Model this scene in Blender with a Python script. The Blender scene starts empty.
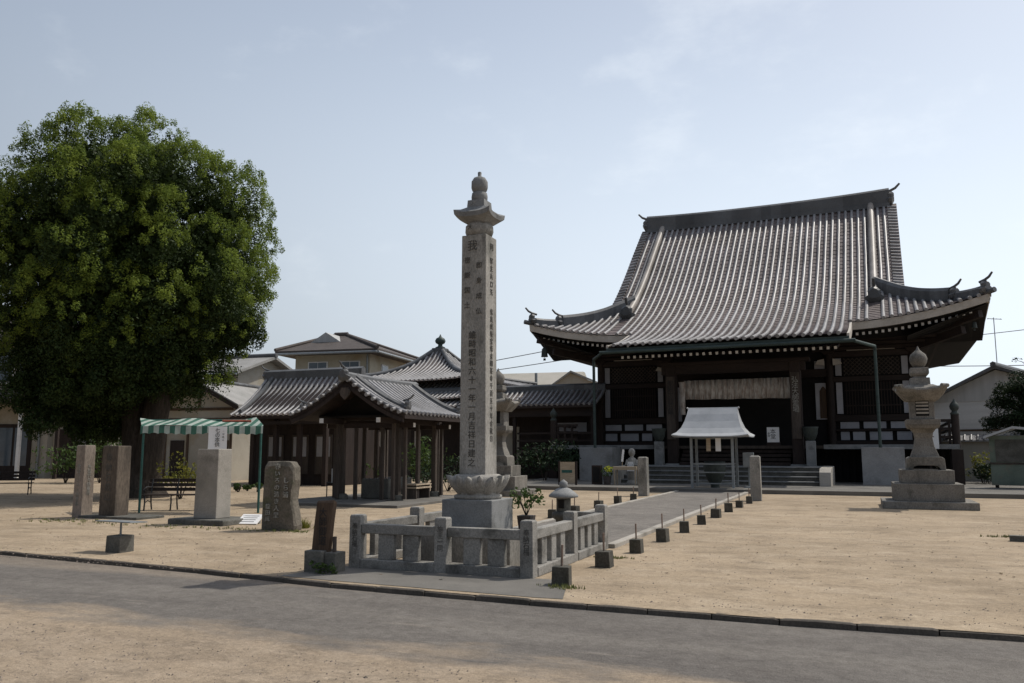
import bpy, math, random
import numpy as np
from mathutils import Vector, Matrix, noise
random.seed(11)
R = math.radians
S = bpy.context.scene
COL = S.collection

# ------------------------------------------------------------------ camera, sky, sun, exposure
YAW = R(22.4); PITCH = R(7.48); EYE = 1.6; FPX = 826.0
cam = bpy.data.cameras.new('camera'); cam.sensor_width = 36.0; cam.lens = 36.0 * FPX / 1024.0
cam.clip_start = 0.1; cam.clip_end = 3000
camo = bpy.data.objects.new('camera', cam); COL.objects.link(camo)
camo.location = (0, 0, EYE); camo.rotation_euler = (R(90) + PITCH, 0, YAW)
S.camera = camo

SUN_AZ = R(39.5); SUN_EL = R(56)
W = bpy.data.worlds.new('World'); S.world = W; W.use_nodes = True
nt = W.node_tree; nt.nodes.clear()
out = nt.nodes.new('ShaderNodeOutputWorld'); bg = nt.nodes.new('ShaderNodeBackground')
sky = nt.nodes.new('ShaderNodeTexSky'); sky.sky_type = 'NISHITA'; sky.sun_disc = False
sky.sun_elevation = SUN_EL; sky.sun_rotation = SUN_AZ; sky.air_density = 1.0; sky.dust_density = 3.0; sky.ozone_density = 1.5
bg.inputs['Strength'].default_value = 0.1
sunv = (math.sin(SUN_AZ) * math.cos(SUN_EL), math.cos(SUN_AZ) * math.cos(SUN_EL), math.sin(SUN_EL))
def wmath(op, a, b=None):
    m = nt.nodes.new('ShaderNodeMath'); m.operation = op
    for i, v in enumerate((a, b)):
        if v is None: continue
        if hasattr(v, 'node'): nt.links.new(v, m.inputs[i])
        else: m.inputs[i].default_value = v
    return m.outputs[0]
tc = nt.nodes.new('ShaderNodeTexCoord'); dt = nt.nodes.new('ShaderNodeVectorMath'); dt.operation = 'DOT_PRODUCT'; dt.inputs[1].default_value = sunv
nt.links.new(tc.outputs['Generated'], dt.inputs[0])
sp_ = nt.nodes.new('ShaderNodeSeparateXYZ'); nt.links.new(tc.outputs['Generated'], sp_.inputs[0])
def wramp(v, p0, p1, a, b):
    r = nt.nodes.new('ShaderNodeMapRange'); r.interpolation_type = 'SMOOTHSTEP'; nt.links.new(v, r.inputs['Value'])
    for k, q in (('From Min', p0), ('From Max', p1), ('To Min', a), ('To Max', b)): r.inputs[k].default_value = q
    return r.outputs['Result']
# hazy summer air: bright veil towards the sun and the horizon, deeper blue away from both
veil = wramp(dt.outputs['Value'], -.35, .72, .12, 1.0)
low = wramp(sp_.outputs['Z'], .02, .62, .86, .26)
vc = nt.nodes.new('ShaderNodeMix'); vc.data_type = 'RGBA'; vc.blend_type = 'MULTIPLY'; vc.inputs[0].default_value = 1; vc.inputs[6].default_value = (10.4, 11.45, 12.5, 1); nt.links.new(veil, vc.inputs[7])
hz = nt.nodes.new('ShaderNodeMix'); hz.data_type = 'RGBA'; nt.links.new(low, hz.inputs[0]); nt.links.new(sky.outputs[0], hz.inputs[6]); nt.links.new(vc.outputs[2], hz.inputs[7])
mp = nt.nodes.new('ShaderNodeMapping'); mp.inputs['Scale'].default_value = (2.6, 2.6, 5.0); mp.inputs['Location'].default_value = (.35, .2, .1)
n1 = nt.nodes.new('ShaderNodeTexNoise'); n1.inputs['Scale'].default_value = 1.9; n1.inputs['Detail'].default_value = 8; n1.inputs['Roughness'].default_value = .58
nt.links.new(tc.outputs['Generated'], mp.inputs['Vector']); nt.links.new(mp.outputs[0], n1.inputs['Vector'])
cf = wmath('MULTIPLY', wramp(n1.outputs['Fac'], .54, .74, 0, .2), veil)
mx = nt.nodes.new('ShaderNodeMix'); mx.data_type = 'RGBA'; mx.inputs[7].default_value = (11.2, 11.7, 12.0, 1)
nt.links.new(cf, mx.inputs[0]); nt.links.new(hz.outputs[2], mx.inputs[6])
nt.links.new(mx.outputs[2], bg.inputs['Color']); nt.links.new(bg.outputs[0], out.inputs['Surface'])

sl = bpy.data.lights.new('sun', 'SUN'); sl.energy = 3.2; sl.angle = R(.6); sl.color = (1, .95, .86)
so = bpy.data.objects.new('sun', sl); COL.objects.link(so); so.location = (20, 30, 60)
sd = Vector((math.sin(SUN_AZ) * math.cos(SUN_EL), math.cos(SUN_AZ) * math.cos(SUN_EL), math.sin(SUN_EL)))
so.rotation_euler = (-sd).to_track_quat('-Z', 'Y').to_euler()

S.view_settings.view_transform = 'Standard'; S.view_settings.look = 'None'
S.view_settings.exposure = 0.0; S.view_settings.gamma = 1.0
try: S.cycles.max_bounces = 6; S.cycles.transparent_max_bounces = 8
except Exception: pass

# ------------------------------------------------------------------ camera geometry helpers (ground point seen at a pixel)
FH = Vector((-math.sin(YAW), math.cos(YAW), 0)); RH = Vector((math.cos(YAW), math.sin(YAW), 0)); ZU = Vector((0, 0, 1))
FW = FH * math.cos(PITCH) + ZU * math.sin(PITCH); UP = ZU * math.cos(PITCH) - FH * math.sin(PITCH)
def ray(x, y): return FW * FPX + RH * (x - 512) + UP * (341.5 - y)
def g(x, y, z=0.0):
    r = ray(x, y); return Vector((0, 0, EYE)) + r * ((z - EYE) / r.z)
def at(x, y, d):
    r = ray(x, y); return Vector((0, 0, EYE)) + r * (d / r.dot(FH))

# ------------------------------------------------------------------ materials
def newmat(name):
    m = bpy.data.materials.new(name); m.use_nodes = True
    nt = m.node_tree; b = nt.nodes['Principled BSDF']
    return m, nt, b
def lnk(nt, a, b): nt.links.new(a, b)
def noise_node(nt, vec, scale, detail=4, rough=.55):
    n = nt.nodes.new('ShaderNodeTexNoise'); n.inputs['Scale'].default_value = scale
    n.inputs['Detail'].default_value = detail; n.inputs['Roughness'].default_value = rough
    lnk(nt, vec, n.inputs['Vector']); return n.outputs['Fac']
def ramp(nt, fac, p0, p1, c0=(0, 0, 0, 1), c1=(1, 1, 1, 1)):
    r = nt.nodes.new('ShaderNodeValToRGB'); e = r.color_ramp.elements
    e[0].position = p0; e[0].color = c0; e[1].position = p1; e[1].color = c1
    lnk(nt, fac, r.inputs['Fac']); return r.outputs['Color']
def mixc(nt, fac, a, b, mode='MIX'):
    m = nt.nodes.new('ShaderNodeMix'); m.data_type = 'RGBA'; m.blend_type = mode
    for v, i in ((fac, 0), (a, 6), (b, 7)):
        if hasattr(v, 'node'): lnk(nt, v, m.inputs[i])
        elif isinstance(v, tuple): m.inputs[i].default_value = v if len(v) == 4 else (*v, 1)
        else: m.inputs[i].default_value = v
    return m.outputs[2]
def math_node(nt, op, a, b=None, c=None):
    m = nt.nodes.new('ShaderNodeMath'); m.operation = op
    for i, v in enumerate((a, b, c)):
        if v is None: continue
        if hasattr(v, 'node'): lnk(nt, v, m.inputs[i])
        else: m.inputs[i].default_value = v
    return m.outputs[0]
def pmat(name, c, c2=None, scale=2.0, rough=.85, fine=40, famt=.25, bump=.25, bdist=.01, stretch=(1, 1, 1), spec=.3, metal=0, p0=.38, p1=.68, rnd=.12, c3=None, scale3=.7):
    m, nt, b = newmat(name)
    tc = nt.nodes.new('ShaderNodeTexCoord'); mp = nt.nodes.new('ShaderNodeMapping'); mp.inputs['Scale'].default_value = stretch
    oi = nt.nodes.new('ShaderNodeObjectInfo')
    add = nt.nodes.new('ShaderNodeVectorMath'); add.operation = 'ADD'
    sc = nt.nodes.new('ShaderNodeMath'); sc.operation = 'MULTIPLY'; sc.inputs[1].default_value = 37.0
    lnk(nt, oi.outputs['Random'], sc.inputs[0])
    lnk(nt, tc.outputs['Object'], add.inputs[0]); lnk(nt, sc.outputs[0], add.inputs[1])
    lnk(nt, add.outputs[0], mp.inputs['Vector']); v = mp.outputs[0]
    c2 = c2 or tuple(x * .72 for x in c)
    f1 = ramp(nt, noise_node(nt, v, scale, 6, .6), p0, p1)
    col = mixc(nt, f1, c, c2)
    if c3:
        f3 = ramp(nt, noise_node(nt, v, scale3, 5, .65), .52, .68)
        col = mixc(nt, f3, col, c3)
    ff = noise_node(nt, v, fine, 3, .7)
    fr = ramp(nt, ff, .25, .75, (1 - famt, 1 - famt, 1 - famt, 1), (1 + famt, 1 + famt, 1 + famt, 1))
    col = mixc(nt, 1.0, col, fr, 'MULTIPLY')
    if rnd:
        rr = ramp(nt, oi.outputs['Random'], 0, 1, (1 - rnd,) * 3 + (1,), (1 + rnd,) * 3 + (1,))
        col = mixc(nt, 1.0, col, rr, 'MULTIPLY')
    lnk(nt, col, b.inputs['Base Color'])
    b.inputs['Roughness'].default_value = rough; b.inputs['Specular IOR Level'].default_value = spec; b.inputs['Metallic'].default_value = metal
    if bump:
        bp = nt.nodes.new('ShaderNodeBump'); bp.inputs['Strength'].default_value = bump; bp.inputs['Distance'].default_value = bdist
        lnk(nt, ff, bp.inputs['Height']); lnk(nt, bp.outputs[0], b.inputs['Normal'])
    return m
M = {}
M['granite'] = pmat('granite', (.305, .288, .26), (.215, .203, .183), 2.2, .85, 50, .4, .4, .006, stretch=(1, 1, .45), c3=(.125, .12, .105), scale3=2.0)
M['fence_stone'] = pmat('fence_granite', (.255, .243, .222), (.18, .172, .157), 2.2, .85, 45, .4, .4, .006, c3=(.1, .096, .085), scale3=2.2)
M['lantern_stone'] = pmat('weathered_granite', (.215, .2, .178), (.145, .134, .118), 2.0, .9, 35, .4, .5, .01, stretch=(1, 1, .6), c3=(.095, .09, .078), scale3=1.8)
M['granite_pale'] = pmat('granite_pale', (.36, .33, .29), (.27, .25, .215), 1.5, .85, 60, .3, .3, .006, c3=(.19, .175, .15), scale3=1.1)
M['granite_wet'] = pmat('granite_grey', (.25, .25, .245), (.17, .172, .17), 1.8, .8, 60, .3, .3, .006, c3=(.11, .11, .105), scale3=1.5)
M['stone_old'] = pmat('old_stone', (.18, .155, .125), (.1, .09, .07), 2.5, .9, 22, .4, .6, .02, c3=(.09, .095, .055), scale3=2)
M['stone_slab'] = pmat('dark_brown_slab', (.125, .1, .078), (.07, .056, .044), 2.2, .92, 25, .4, .5, .015, stretch=(1, 1, .3), c3=(.05, .045, .036), scale3=2)
M['stone_brown'] = pmat('brown_stone', (.3, .245, .2), (.2, .165, .135), 2.2, .9, 35, .35, .4, .01, stretch=(1, 1, .35), c3=(.13, .11, .09), scale3=2)
M['stone_dark'] = pmat('dark_stone', (.13, .125, .11), (.075, .072, .062), 3, .9, 30, .35, .4, .01)
M['concrete'] = pmat('concrete', (.15, .14, .125), (.105, .098, .088), .9, .9, 70, .25, .25, .005, c3=(.09, .085, .076), scale3=.6)
M['plinth'] = pmat('plinth_concrete', (.34, .335, .33), (.27, .265, .26), 1.2, .9, 40, .2, .2, .005, c3=(.2, .195, .19), scale3=.8)
M['concrete_dark'] = pmat('mossy_concrete', (.085, .078, .065), (.05, .048, .038), 6, .95, 40, .4, .5, .01)
M['kerb'] = pmat('kerb_stone', (.1, .085, .07), (.055, .048, .04), 1.3, .9, 40, .35, .4, .01)
M['wood'] = pmat('dark_timber', (.038, .027, .023), (.023, .017, .015), 3, .75, 30, .3, .3, .005, stretch=(1, 1, .15), spec=.25)
M['wood_h'] = pmat('dark_timber_beam', (.038, .027, .023), (.023, .017, .015), 3, .75, 30, .3, .3, .005, stretch=(.15, 1, 1), spec=.25)
M['wood_grey'] = pmat('weathered_timber', (.085, .068, .057), (.05, .041, .034), 4, .85, 35, .35, .4, .006, stretch=(1, 1, .12))
M['wood_brown'] = pmat('brown_timber', (.1, .065, .042), (.06, .04, .028), 4, .8, 35, .35, .35, .006, stretch=(1, 1, .12))
M['wood_pale'] = pmat('pale_timber', (.45, .36, .26), (.34, .27, .19), 4, .8, 35, .25, .3, .005, stretch=(.2, 1, 1))
M['wood_stake'] = pmat('stake_timber', (.26, .19, .15), (.19, .14, .11), 4, .85, 35, .3, .2)
M['dry_leaf'] = pmat('dry_leaves', (.15, .09, .045), (.1, .075, .035), 20, .8, 20, .3, 0)
M['white'] = pmat('white_paint', (.74, .73, .71), (.6, .59, .57), 3, .8, 25, .08, .1, .004)
M['eave_white'] = pmat('eave_plaster', (.5, .46, .41), (.4, .365, .32), 2.2, .85, 20, .12, .15, .004)
M['plaster'] = pmat('white_plaster', (.4, .4, .425), (.32, .32, .34), 1.6, .85, 20, .1, .15, .004)
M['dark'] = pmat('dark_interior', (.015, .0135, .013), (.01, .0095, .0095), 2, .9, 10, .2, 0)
M['copper'] = pmat('green_copper', (.05, .072, .066), (.03, .045, .042), 5, .6, 30, .25, .15, .003, stretch=(.3, 1, 1))
M['metal_pale'] = pmat('pale_sheet_metal', (.43, .44, .45), (.35, .36, .37), 2, .45, 30, .06, .05, .003, spec=.5)
M['steel'] = pmat('grey_steel', (.27, .29, .3), (.2, .215, .22), 5, .45, 40, .15, .1, .003, spec=.5, metal=.4)
M['black_iron'] = pmat('black_iron', (.025, .025, .027), None, 8, .55, 50, .2, .2, .003, spec=.4)
M['bronze'] = pmat('aged_bronze', (.05, .06, .052), (.03, .035, .032), 6, .6, 40, .25, .2, .004)
M['green_pipe'] = pmat('green_painted_pipe', (.03, .1, .085), None, 8, .5, 40, .15, .1, .002)
M['paper'] = pmat('white_paper', (.8, .79, .78), (.72, .71, .7), 2, .8, 20, .05, .05, .002)
M['ink'] = pmat('black_ink', (.03, .03, .03), None, 8, .8, 30, .1, 0)
M['engrave'] = pmat('carved_letters', (.1, .095, .085), None, 8, .95, 30, .2, 0)
M['chalk'] = pmat('white_painted_letters', (.36, .35, .32), (.17, .165, .14), 14, .9, 30, .25, 0)
M['cream'] = pmat('cream_render', (.38, .352, .3), (.32, .295, .25), .8, .9, 30, .12, .15, .004, c3=(.32, .275, .2), scale3=.4)
M['yellow_wall'] = pmat('ochre_render', (.43, .39, .3), (.36, .325, .25), .8, .9, 30, .12, .15, .004, c3=(.33, .27, .17), scale3=.4)
M['white_wall'] = pmat('pale_siding', (.68, .68, .67), (.58, .58, .57), .8, .85, 30, .1, .1, .004, stretch=(.3, .3, 4))
M['grey_wall'] = pmat('grey_tin_siding', (.45, .45, .44), (.36, .36, .35), .9, .8, 30, .15, .1, .004, stretch=(3, 3, .3))
M['brown_roof'] = pmat('brown_roof_tiles', (.085, .07, .062), (.058, .048, .043), 1.5, .75, 14, .3, .3, .01, stretch=(1, 1, 5))
M['grey_roof'] = pmat('grey_roof_sheet', (.3, .29, .275), (.23, .225, .21), 1.0, .7, 12, .2, .2, .01)
M['pale_roof'] = pmat('pale_roof_sheet', (.4, .37, .32), (.34, .32, .27), .5, .75, 10, .1, .1, .004)
M['glass'] = pmat('window_glass', (.11, .14, .17), (.07, .09, .11), .7, .12, 5, .1, 0, spec=.8)
M['bark'] = pmat('bark', (.05, .04, .032), (.027, .022, .018), 4, .95, 18, .5, .9, .03, stretch=(1, 1, .2))
M['rope'] = pmat('grass_blade', (.2, .2, .07), (.12, .14, .04), 6, .8, 20, .3, 0)
M['red'] = pmat('faded_red', (.3, .08, .05), None, 8, .8, 20, .2, 0)
M['soil'] = pmat('soil', (.06, .048, .035), None, 9, .95, 40, .3, .3)
M['terracotta'] = pmat('brown_pot', (.07, .055, .048), None, 8, .7, 30, .2, .1)
M['cab_green'] = pmat('faded_green_panel', (.16, .19, .15), (.1, .125, .1), 1.6, .7, 25, .2, .15, c3=(.2, .17, .13), scale3=1.2)

def tile_mat(name, c, roughn, sx=.35, sy=.3, var=.28, spec=.35, warm=(1.0, 1.0, 1.0), swap=False):
    m, nt, b = newmat(name)
    tc = nt.nodes.new('ShaderNodeTexCoord'); sp = nt.nodes.new('ShaderNodeSeparateXYZ'); lnk(nt, tc.outputs['Object'], sp.inputs[0])
    fx = math_node(nt, 'FLOOR', math_node(nt, 'DIVIDE', sp.outputs[1 if swap else 0], sx)); fy = math_node(nt, 'FLOOR', math_node(nt, 'DIVIDE', sp.outputs[0 if swap else 1], sy))
    cb = nt.nodes.new('ShaderNodeCombineXYZ'); lnk(nt, fx, cb.inputs[0]); lnk(nt, fy, cb.inputs[1])
    wn = nt.nodes.new('ShaderNodeTexWhiteNoise'); wn.noise_dimensions = '2D'; lnk(nt, cb.outputs[0], wn.inputs['Vector'])
    v = ramp(nt, wn.outputs['Value'], 0, 1, tuple((1 - var) for _ in range(3)) + (1,), tuple((1 + var) for _ in range(3)) + (1,))
    big = ramp(nt, noise_node(nt, tc.outputs['Object'], .5, 5, .6), .3, .7, (.74, .71, .68, 1), (1.18, 1.18, 1.2, 1))
    col = mixc(nt, 1.0, mixc(nt, 1.0, (*c, 1), v, 'MULTIPLY'), big, 'MULTIPLY')
    fl = noise_node(nt, tc.outputs['Object'], 14, 4, .7)
    col = mixc(nt, 1.0, col, ramp(nt, fl, .3, .7, (.8, .78, .76, 1), (1.15, 1.15, 1.15, 1)), 'MULTIPLY')
    lnk(nt, col, b.inputs['Base Color']); b.inputs['Roughness'].default_value = roughn; b.inputs['Specular IOR Level'].default_value = spec
    return m
M['pan'] = tile_mat('roof_pan_tiles', (.16, .13, .125), .6, var=.18)
M['roll'] = tile_mat('roof_roll_tiles', (.245, .245, .25), .45, var=.16, spec=.45)
M['ridge'] = tile_mat('ridge_tiles', (.11, .114, .118), .5, sx=.6, sy=.2, var=.2)
M['ridge_pale'] = tile_mat('descending_ridge_tiles', (.3, .275, .25), .5, sx=5, sy=.4, var=.15)

def ground_mat(name, base, alt, pale, dark, sc=1.0):
    m, nt, b = newmat(name)
    tc = nt.nodes.new('ShaderNodeTexCoord'); v = tc.outputs['Object']
    mp = nt.nodes.new('ShaderNodeMapping'); mp.inputs['Scale'].default_value = (.8, 1.15, 1); lnk(nt, v, mp.inputs['Vector'])
    col = mixc(nt, ramp(nt, noise_node(nt, mp.outputs[0], .22 * sc, 9, .7), .43, .58), (*base, 1), (*alt, 1))
    col = mixc(nt, ramp(nt, noise_node(nt, mp.outputs[0], 1.3 * sc, 9, .75), .46, .72), col, (*pale, 1))
    dk = math_node(nt, 'MULTIPLY', ramp(nt, noise_node(nt, mp.outputs[0], 2.1 * sc, 9, .76), .5, .64), .55)
    col = mixc(nt, dk, col, (*dark, 1))
    dk2 = math_node(nt, 'MULTIPLY', ramp(nt, noise_node(nt, mp.outputs[0], .5 * sc, 9, .8), .51, .64), .5)
    col = mixc(nt, dk2, col, (*dark, 1))
    f = noise_node(nt, v, 16, 7, .8)
    col = mixc(nt, 1.0, col, ramp(nt, f, .3, .7, (.75, .74, .73, 1), (1.22, 1.22, 1.22, 1)), 'MULTIPLY')
    gr = math_node(nt, 'MULTIPLY', ramp(nt, noise_node(nt, v, 55, 3, .8), .56, .64), ramp(nt, noise_node(nt, v, .8, 6, .7), .45, .62))
    col = mixc(nt, math_node(nt, 'MULTIPLY', gr, .55), col, (*dark, 1))
    f2 = noise_node(nt, v, 110, 2, .6)
    col = mixc(nt, 1.0, col, ramp(nt, f2, .32, .6, (.72, .71, .7, 1), (1.1, 1.1, 1.1, 1)), 'MULTIPLY')
    lnk(nt, col, b.inputs['Base Color']); b.inputs['Roughness'].default_value = .95; b.inputs['Specular IOR Level'].default_value = .15
    bp = nt.nodes.new('ShaderNodeBump'); bp.inputs['Strength'].default_value = .5; bp.inputs['Distance'].default_value = .02
    hh = math_node(nt, 'ADD', f, math_node(nt, 'MULTIPLY', noise_node(nt, v, 6, 6, .7), 2.5)); lnk(nt, hh, bp.inputs['Height']); lnk(nt, bp.outputs[0], b.inputs['Normal'])
    return m, nt, b, col, v
SAND = ((.385, .304, .213), (.295, .232, .161), (.435, .355, .262), (.185, .145, .103))
M['sand'] = ground_mat('sandy_ground', *SAND)[0]
M['verge'] = ground_mat('verge_sand', (.33, .262, .19), (.26, .207, .152), (.38, .31, .235), (.15, .121, .092), 1.4)[0]
def road_mat():
    m, nt, b, sandcol, v = ground_mat('road_asphalt', (.33, .262, .19), (.26, .207, .152), (.38, .31, .235), (.15, .121, .092), 1.4)
    mp = nt.nodes.new('ShaderNodeMapping'); mp.inputs['Scale'].default_value = (.25, 1.6, 1); lnk(nt, v, mp.inputs['Vector'])
    a = mixc(nt, ramp(nt, noise_node(nt, mp.outputs[0], .8, 6, .6), .35, .7), (.128, .116, .106, 1), (.178, .162, .145, 1))
    a = mixc(nt, ramp(nt, noise_node(nt, mp.outputs[0], 2.5, 6, .7), .6, .8), a, (.235, .21, .18, 1))
    a = mixc(nt, 1.0, a, ramp(nt, noise_node(nt, v, 90, 4, .8), .3, .65, (.55, .55, .55, 1), (1.3, 1.3, 1.3, 1)), 'MULTIPLY')
    a = mixc(nt, 1.0, a, ramp(nt, noise_node(nt, v, 7, 6, .75), .35, .65, (.82, .81, .8, 1), (1.14, 1.14, 1.13, 1)), 'MULTIPLY')
    sp = nt.nodes.new('ShaderNodeSeparateXYZ'); lnk(nt, v, sp.inputs[0])
    mp2 = nt.nodes.new('ShaderNodeMapping'); mp2.inputs['Scale'].default_value = (.5, 1.5, 1); lnk(nt, v, mp2.inputs['Vector'])
    wob = math_node(nt, 'MULTIPLY', math_node(nt, 'SUBTRACT', noise_node(nt, mp2.outputs[0], 1.0, 8, .68), .5), 2.6)
    lx = math_node(nt, 'MULTIPLY', math_node(nt, 'MAXIMUM', math_node(nt, 'SUBTRACT', -4.0, sp.outputs[0]), 0.0), .1)
    e = math_node(nt, 'ADD', math_node(nt, 'ADD', math_node(nt, 'SUBTRACT', 6.2, sp.outputs[1]), lx), wob)
    fac = ramp(nt, math_node(nt, 'ADD', math_node(nt, 'MULTIPLY', e, .9), .5), .22, .8)
    # thin dust drift along the kerb
    e2 = math_node(nt, 'ADD', math_node(nt, 'SUBTRACT', sp.outputs[1], 8.62), math_node(nt, 'MULTIPLY', wob, .18))
    fac2 = math_node(nt, 'MULTIPLY', ramp(nt, math_node(nt, 'ADD', math_node(nt, 'MULTIPLY', e2, 3.0), .5), .2, .9), .35)
    f = math_node(nt, 'MAXIMUM', fac, fac2)
    lnk(nt, mixc(nt, f, a, sandcol), b.inputs['Base Color'])
    return m
M['road'] = road_mat()

def stripe_mat():
    m, nt, b = newmat('green_white_stripes')
    tc = nt.nodes.new('ShaderNodeTexCoord'); sp = nt.nodes.new('ShaderNodeSeparateXYZ'); lnk(nt, tc.outputs['Object'], sp.inputs[0])
    s = math_node(nt, 'GREATER_THAN', math_node(nt, 'FRACT', math_node(nt, 'MULTIPLY', sp.outputs[0], 3.6)), .5)
    n = ramp(nt, noise_node(nt, tc.outputs['Object'], 5, 5, .6), .3, .75, (.75, .75, .75, 1), (1.1, 1.1, 1.1, 1))
    col = mixc(nt, 1.0, mixc(nt, s, (.46, .53, .48, 1), (.06, .17, .125, 1)), n, 'MULTIPLY')
    lnk(nt, col, b.inputs['Base Color']); b.inputs['Roughness'].default_value = .7
    t = nt.nodes.new('ShaderNodeBsdfTranslucent'); ms = nt.nodes.new('ShaderNodeMixShader'); ms.inputs[0].default_value = .25
    lnk(nt, col, t.inputs['Color']); lnk(nt, b.outputs[0], ms.inputs[1]); lnk(nt, t.outputs[0], ms.inputs[2])
    lnk(nt, ms.outputs[0], nt.nodes['Material Output'].inputs['Surface'])
    return m
M['stripe'] = stripe_mat()
def curtain_mat():
    m, nt, b = newmat('curtain_cloth')
    tc = nt.nodes.new('ShaderNodeTexCoord'); v = tc.outputs['Object']
    mp = nt.nodes.new('ShaderNodeMapping'); mp.inputs['Scale'].default_value = (1, 1, .35); lnk(nt, v, mp.inputs['Vector'])
    col = mixc(nt, ramp(nt, noise_node(nt, mp.outputs[0], 9, 5, .65), .42, .6), (.62, .58, .53, 1), (.4, .32, .27, 1))
    lnk(nt, col, b.inputs['Base Color']); b.inputs['Roughness'].default_value = .9
    return m
M['curtain'] = curtain_mat()
def leaf_mat(name, dark, light, trans=.25, cl=.7, spec=.15):
    m, nt, b = newmat(name)
    ge = nt.nodes.new('ShaderNodeNewGeometry'); tc = nt.nodes.new('ShaderNodeTexCoord')
    a = ramp(nt, noise_node(nt, tc.outputs['Object'], cl, 4, .6), .35, .68)
    f = math_node(nt, 'ADD', math_node(nt, 'MULTIPLY', a, .55), math_node(nt, 'MULTIPLY', ge.outputs['Random Per Island'], .45))
    col = mixc(nt, f, (*dark, 1), (*light, 1))
    lnk(nt, col, b.inputs['Base Color']); b.inputs['Roughness'].default_value = .6; b.inputs['Specular IOR Level'].default_value = spec
    t = nt.nodes.new('ShaderNodeBsdfTranslucent'); ms = nt.nodes.new('ShaderNodeMixShader'); ms.inputs[0].default_value = trans
    lnk(nt, col, t.inputs['Color']); lnk(nt, b.outputs[0], ms.inputs[1]); lnk(nt, t.outputs[0], ms.inputs[2])
    lnk(nt, ms.outputs[0], nt.nodes['Material Output'].inputs['Surface'])
    return m
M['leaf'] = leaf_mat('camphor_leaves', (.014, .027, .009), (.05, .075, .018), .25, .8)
M['leaf_sunlit'] = leaf_mat('sunlit_camphor_leaves', (.06, .105, .022), (.27, .33, .055), .45, .9)  # paler copy of the crown leaves, with sunlight painted into the colour
M['leaf_shrub'] = leaf_mat('shrub_leaves', (.03, .055, .018), (.1, .15, .04), .25, 2)
M['leaf_dark'] = leaf_mat('pine_needles', (.012, .024, .012), (.03, .052, .02), .1, 1.5)
M['leaf_yellow'] = leaf_mat('yellow_green_leaves', (.1, .12, .02), (.25, .23, .05), .35, 3)
M['petal'] = leaf_mat('yellow_petals', (.4, .42, .03), (.6, .62, .08), .2, 3)
M['petal_pink'] = leaf_mat('pink_petals', (.45, .15, .15), (.6, .35, .3), .2, 3)

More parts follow.
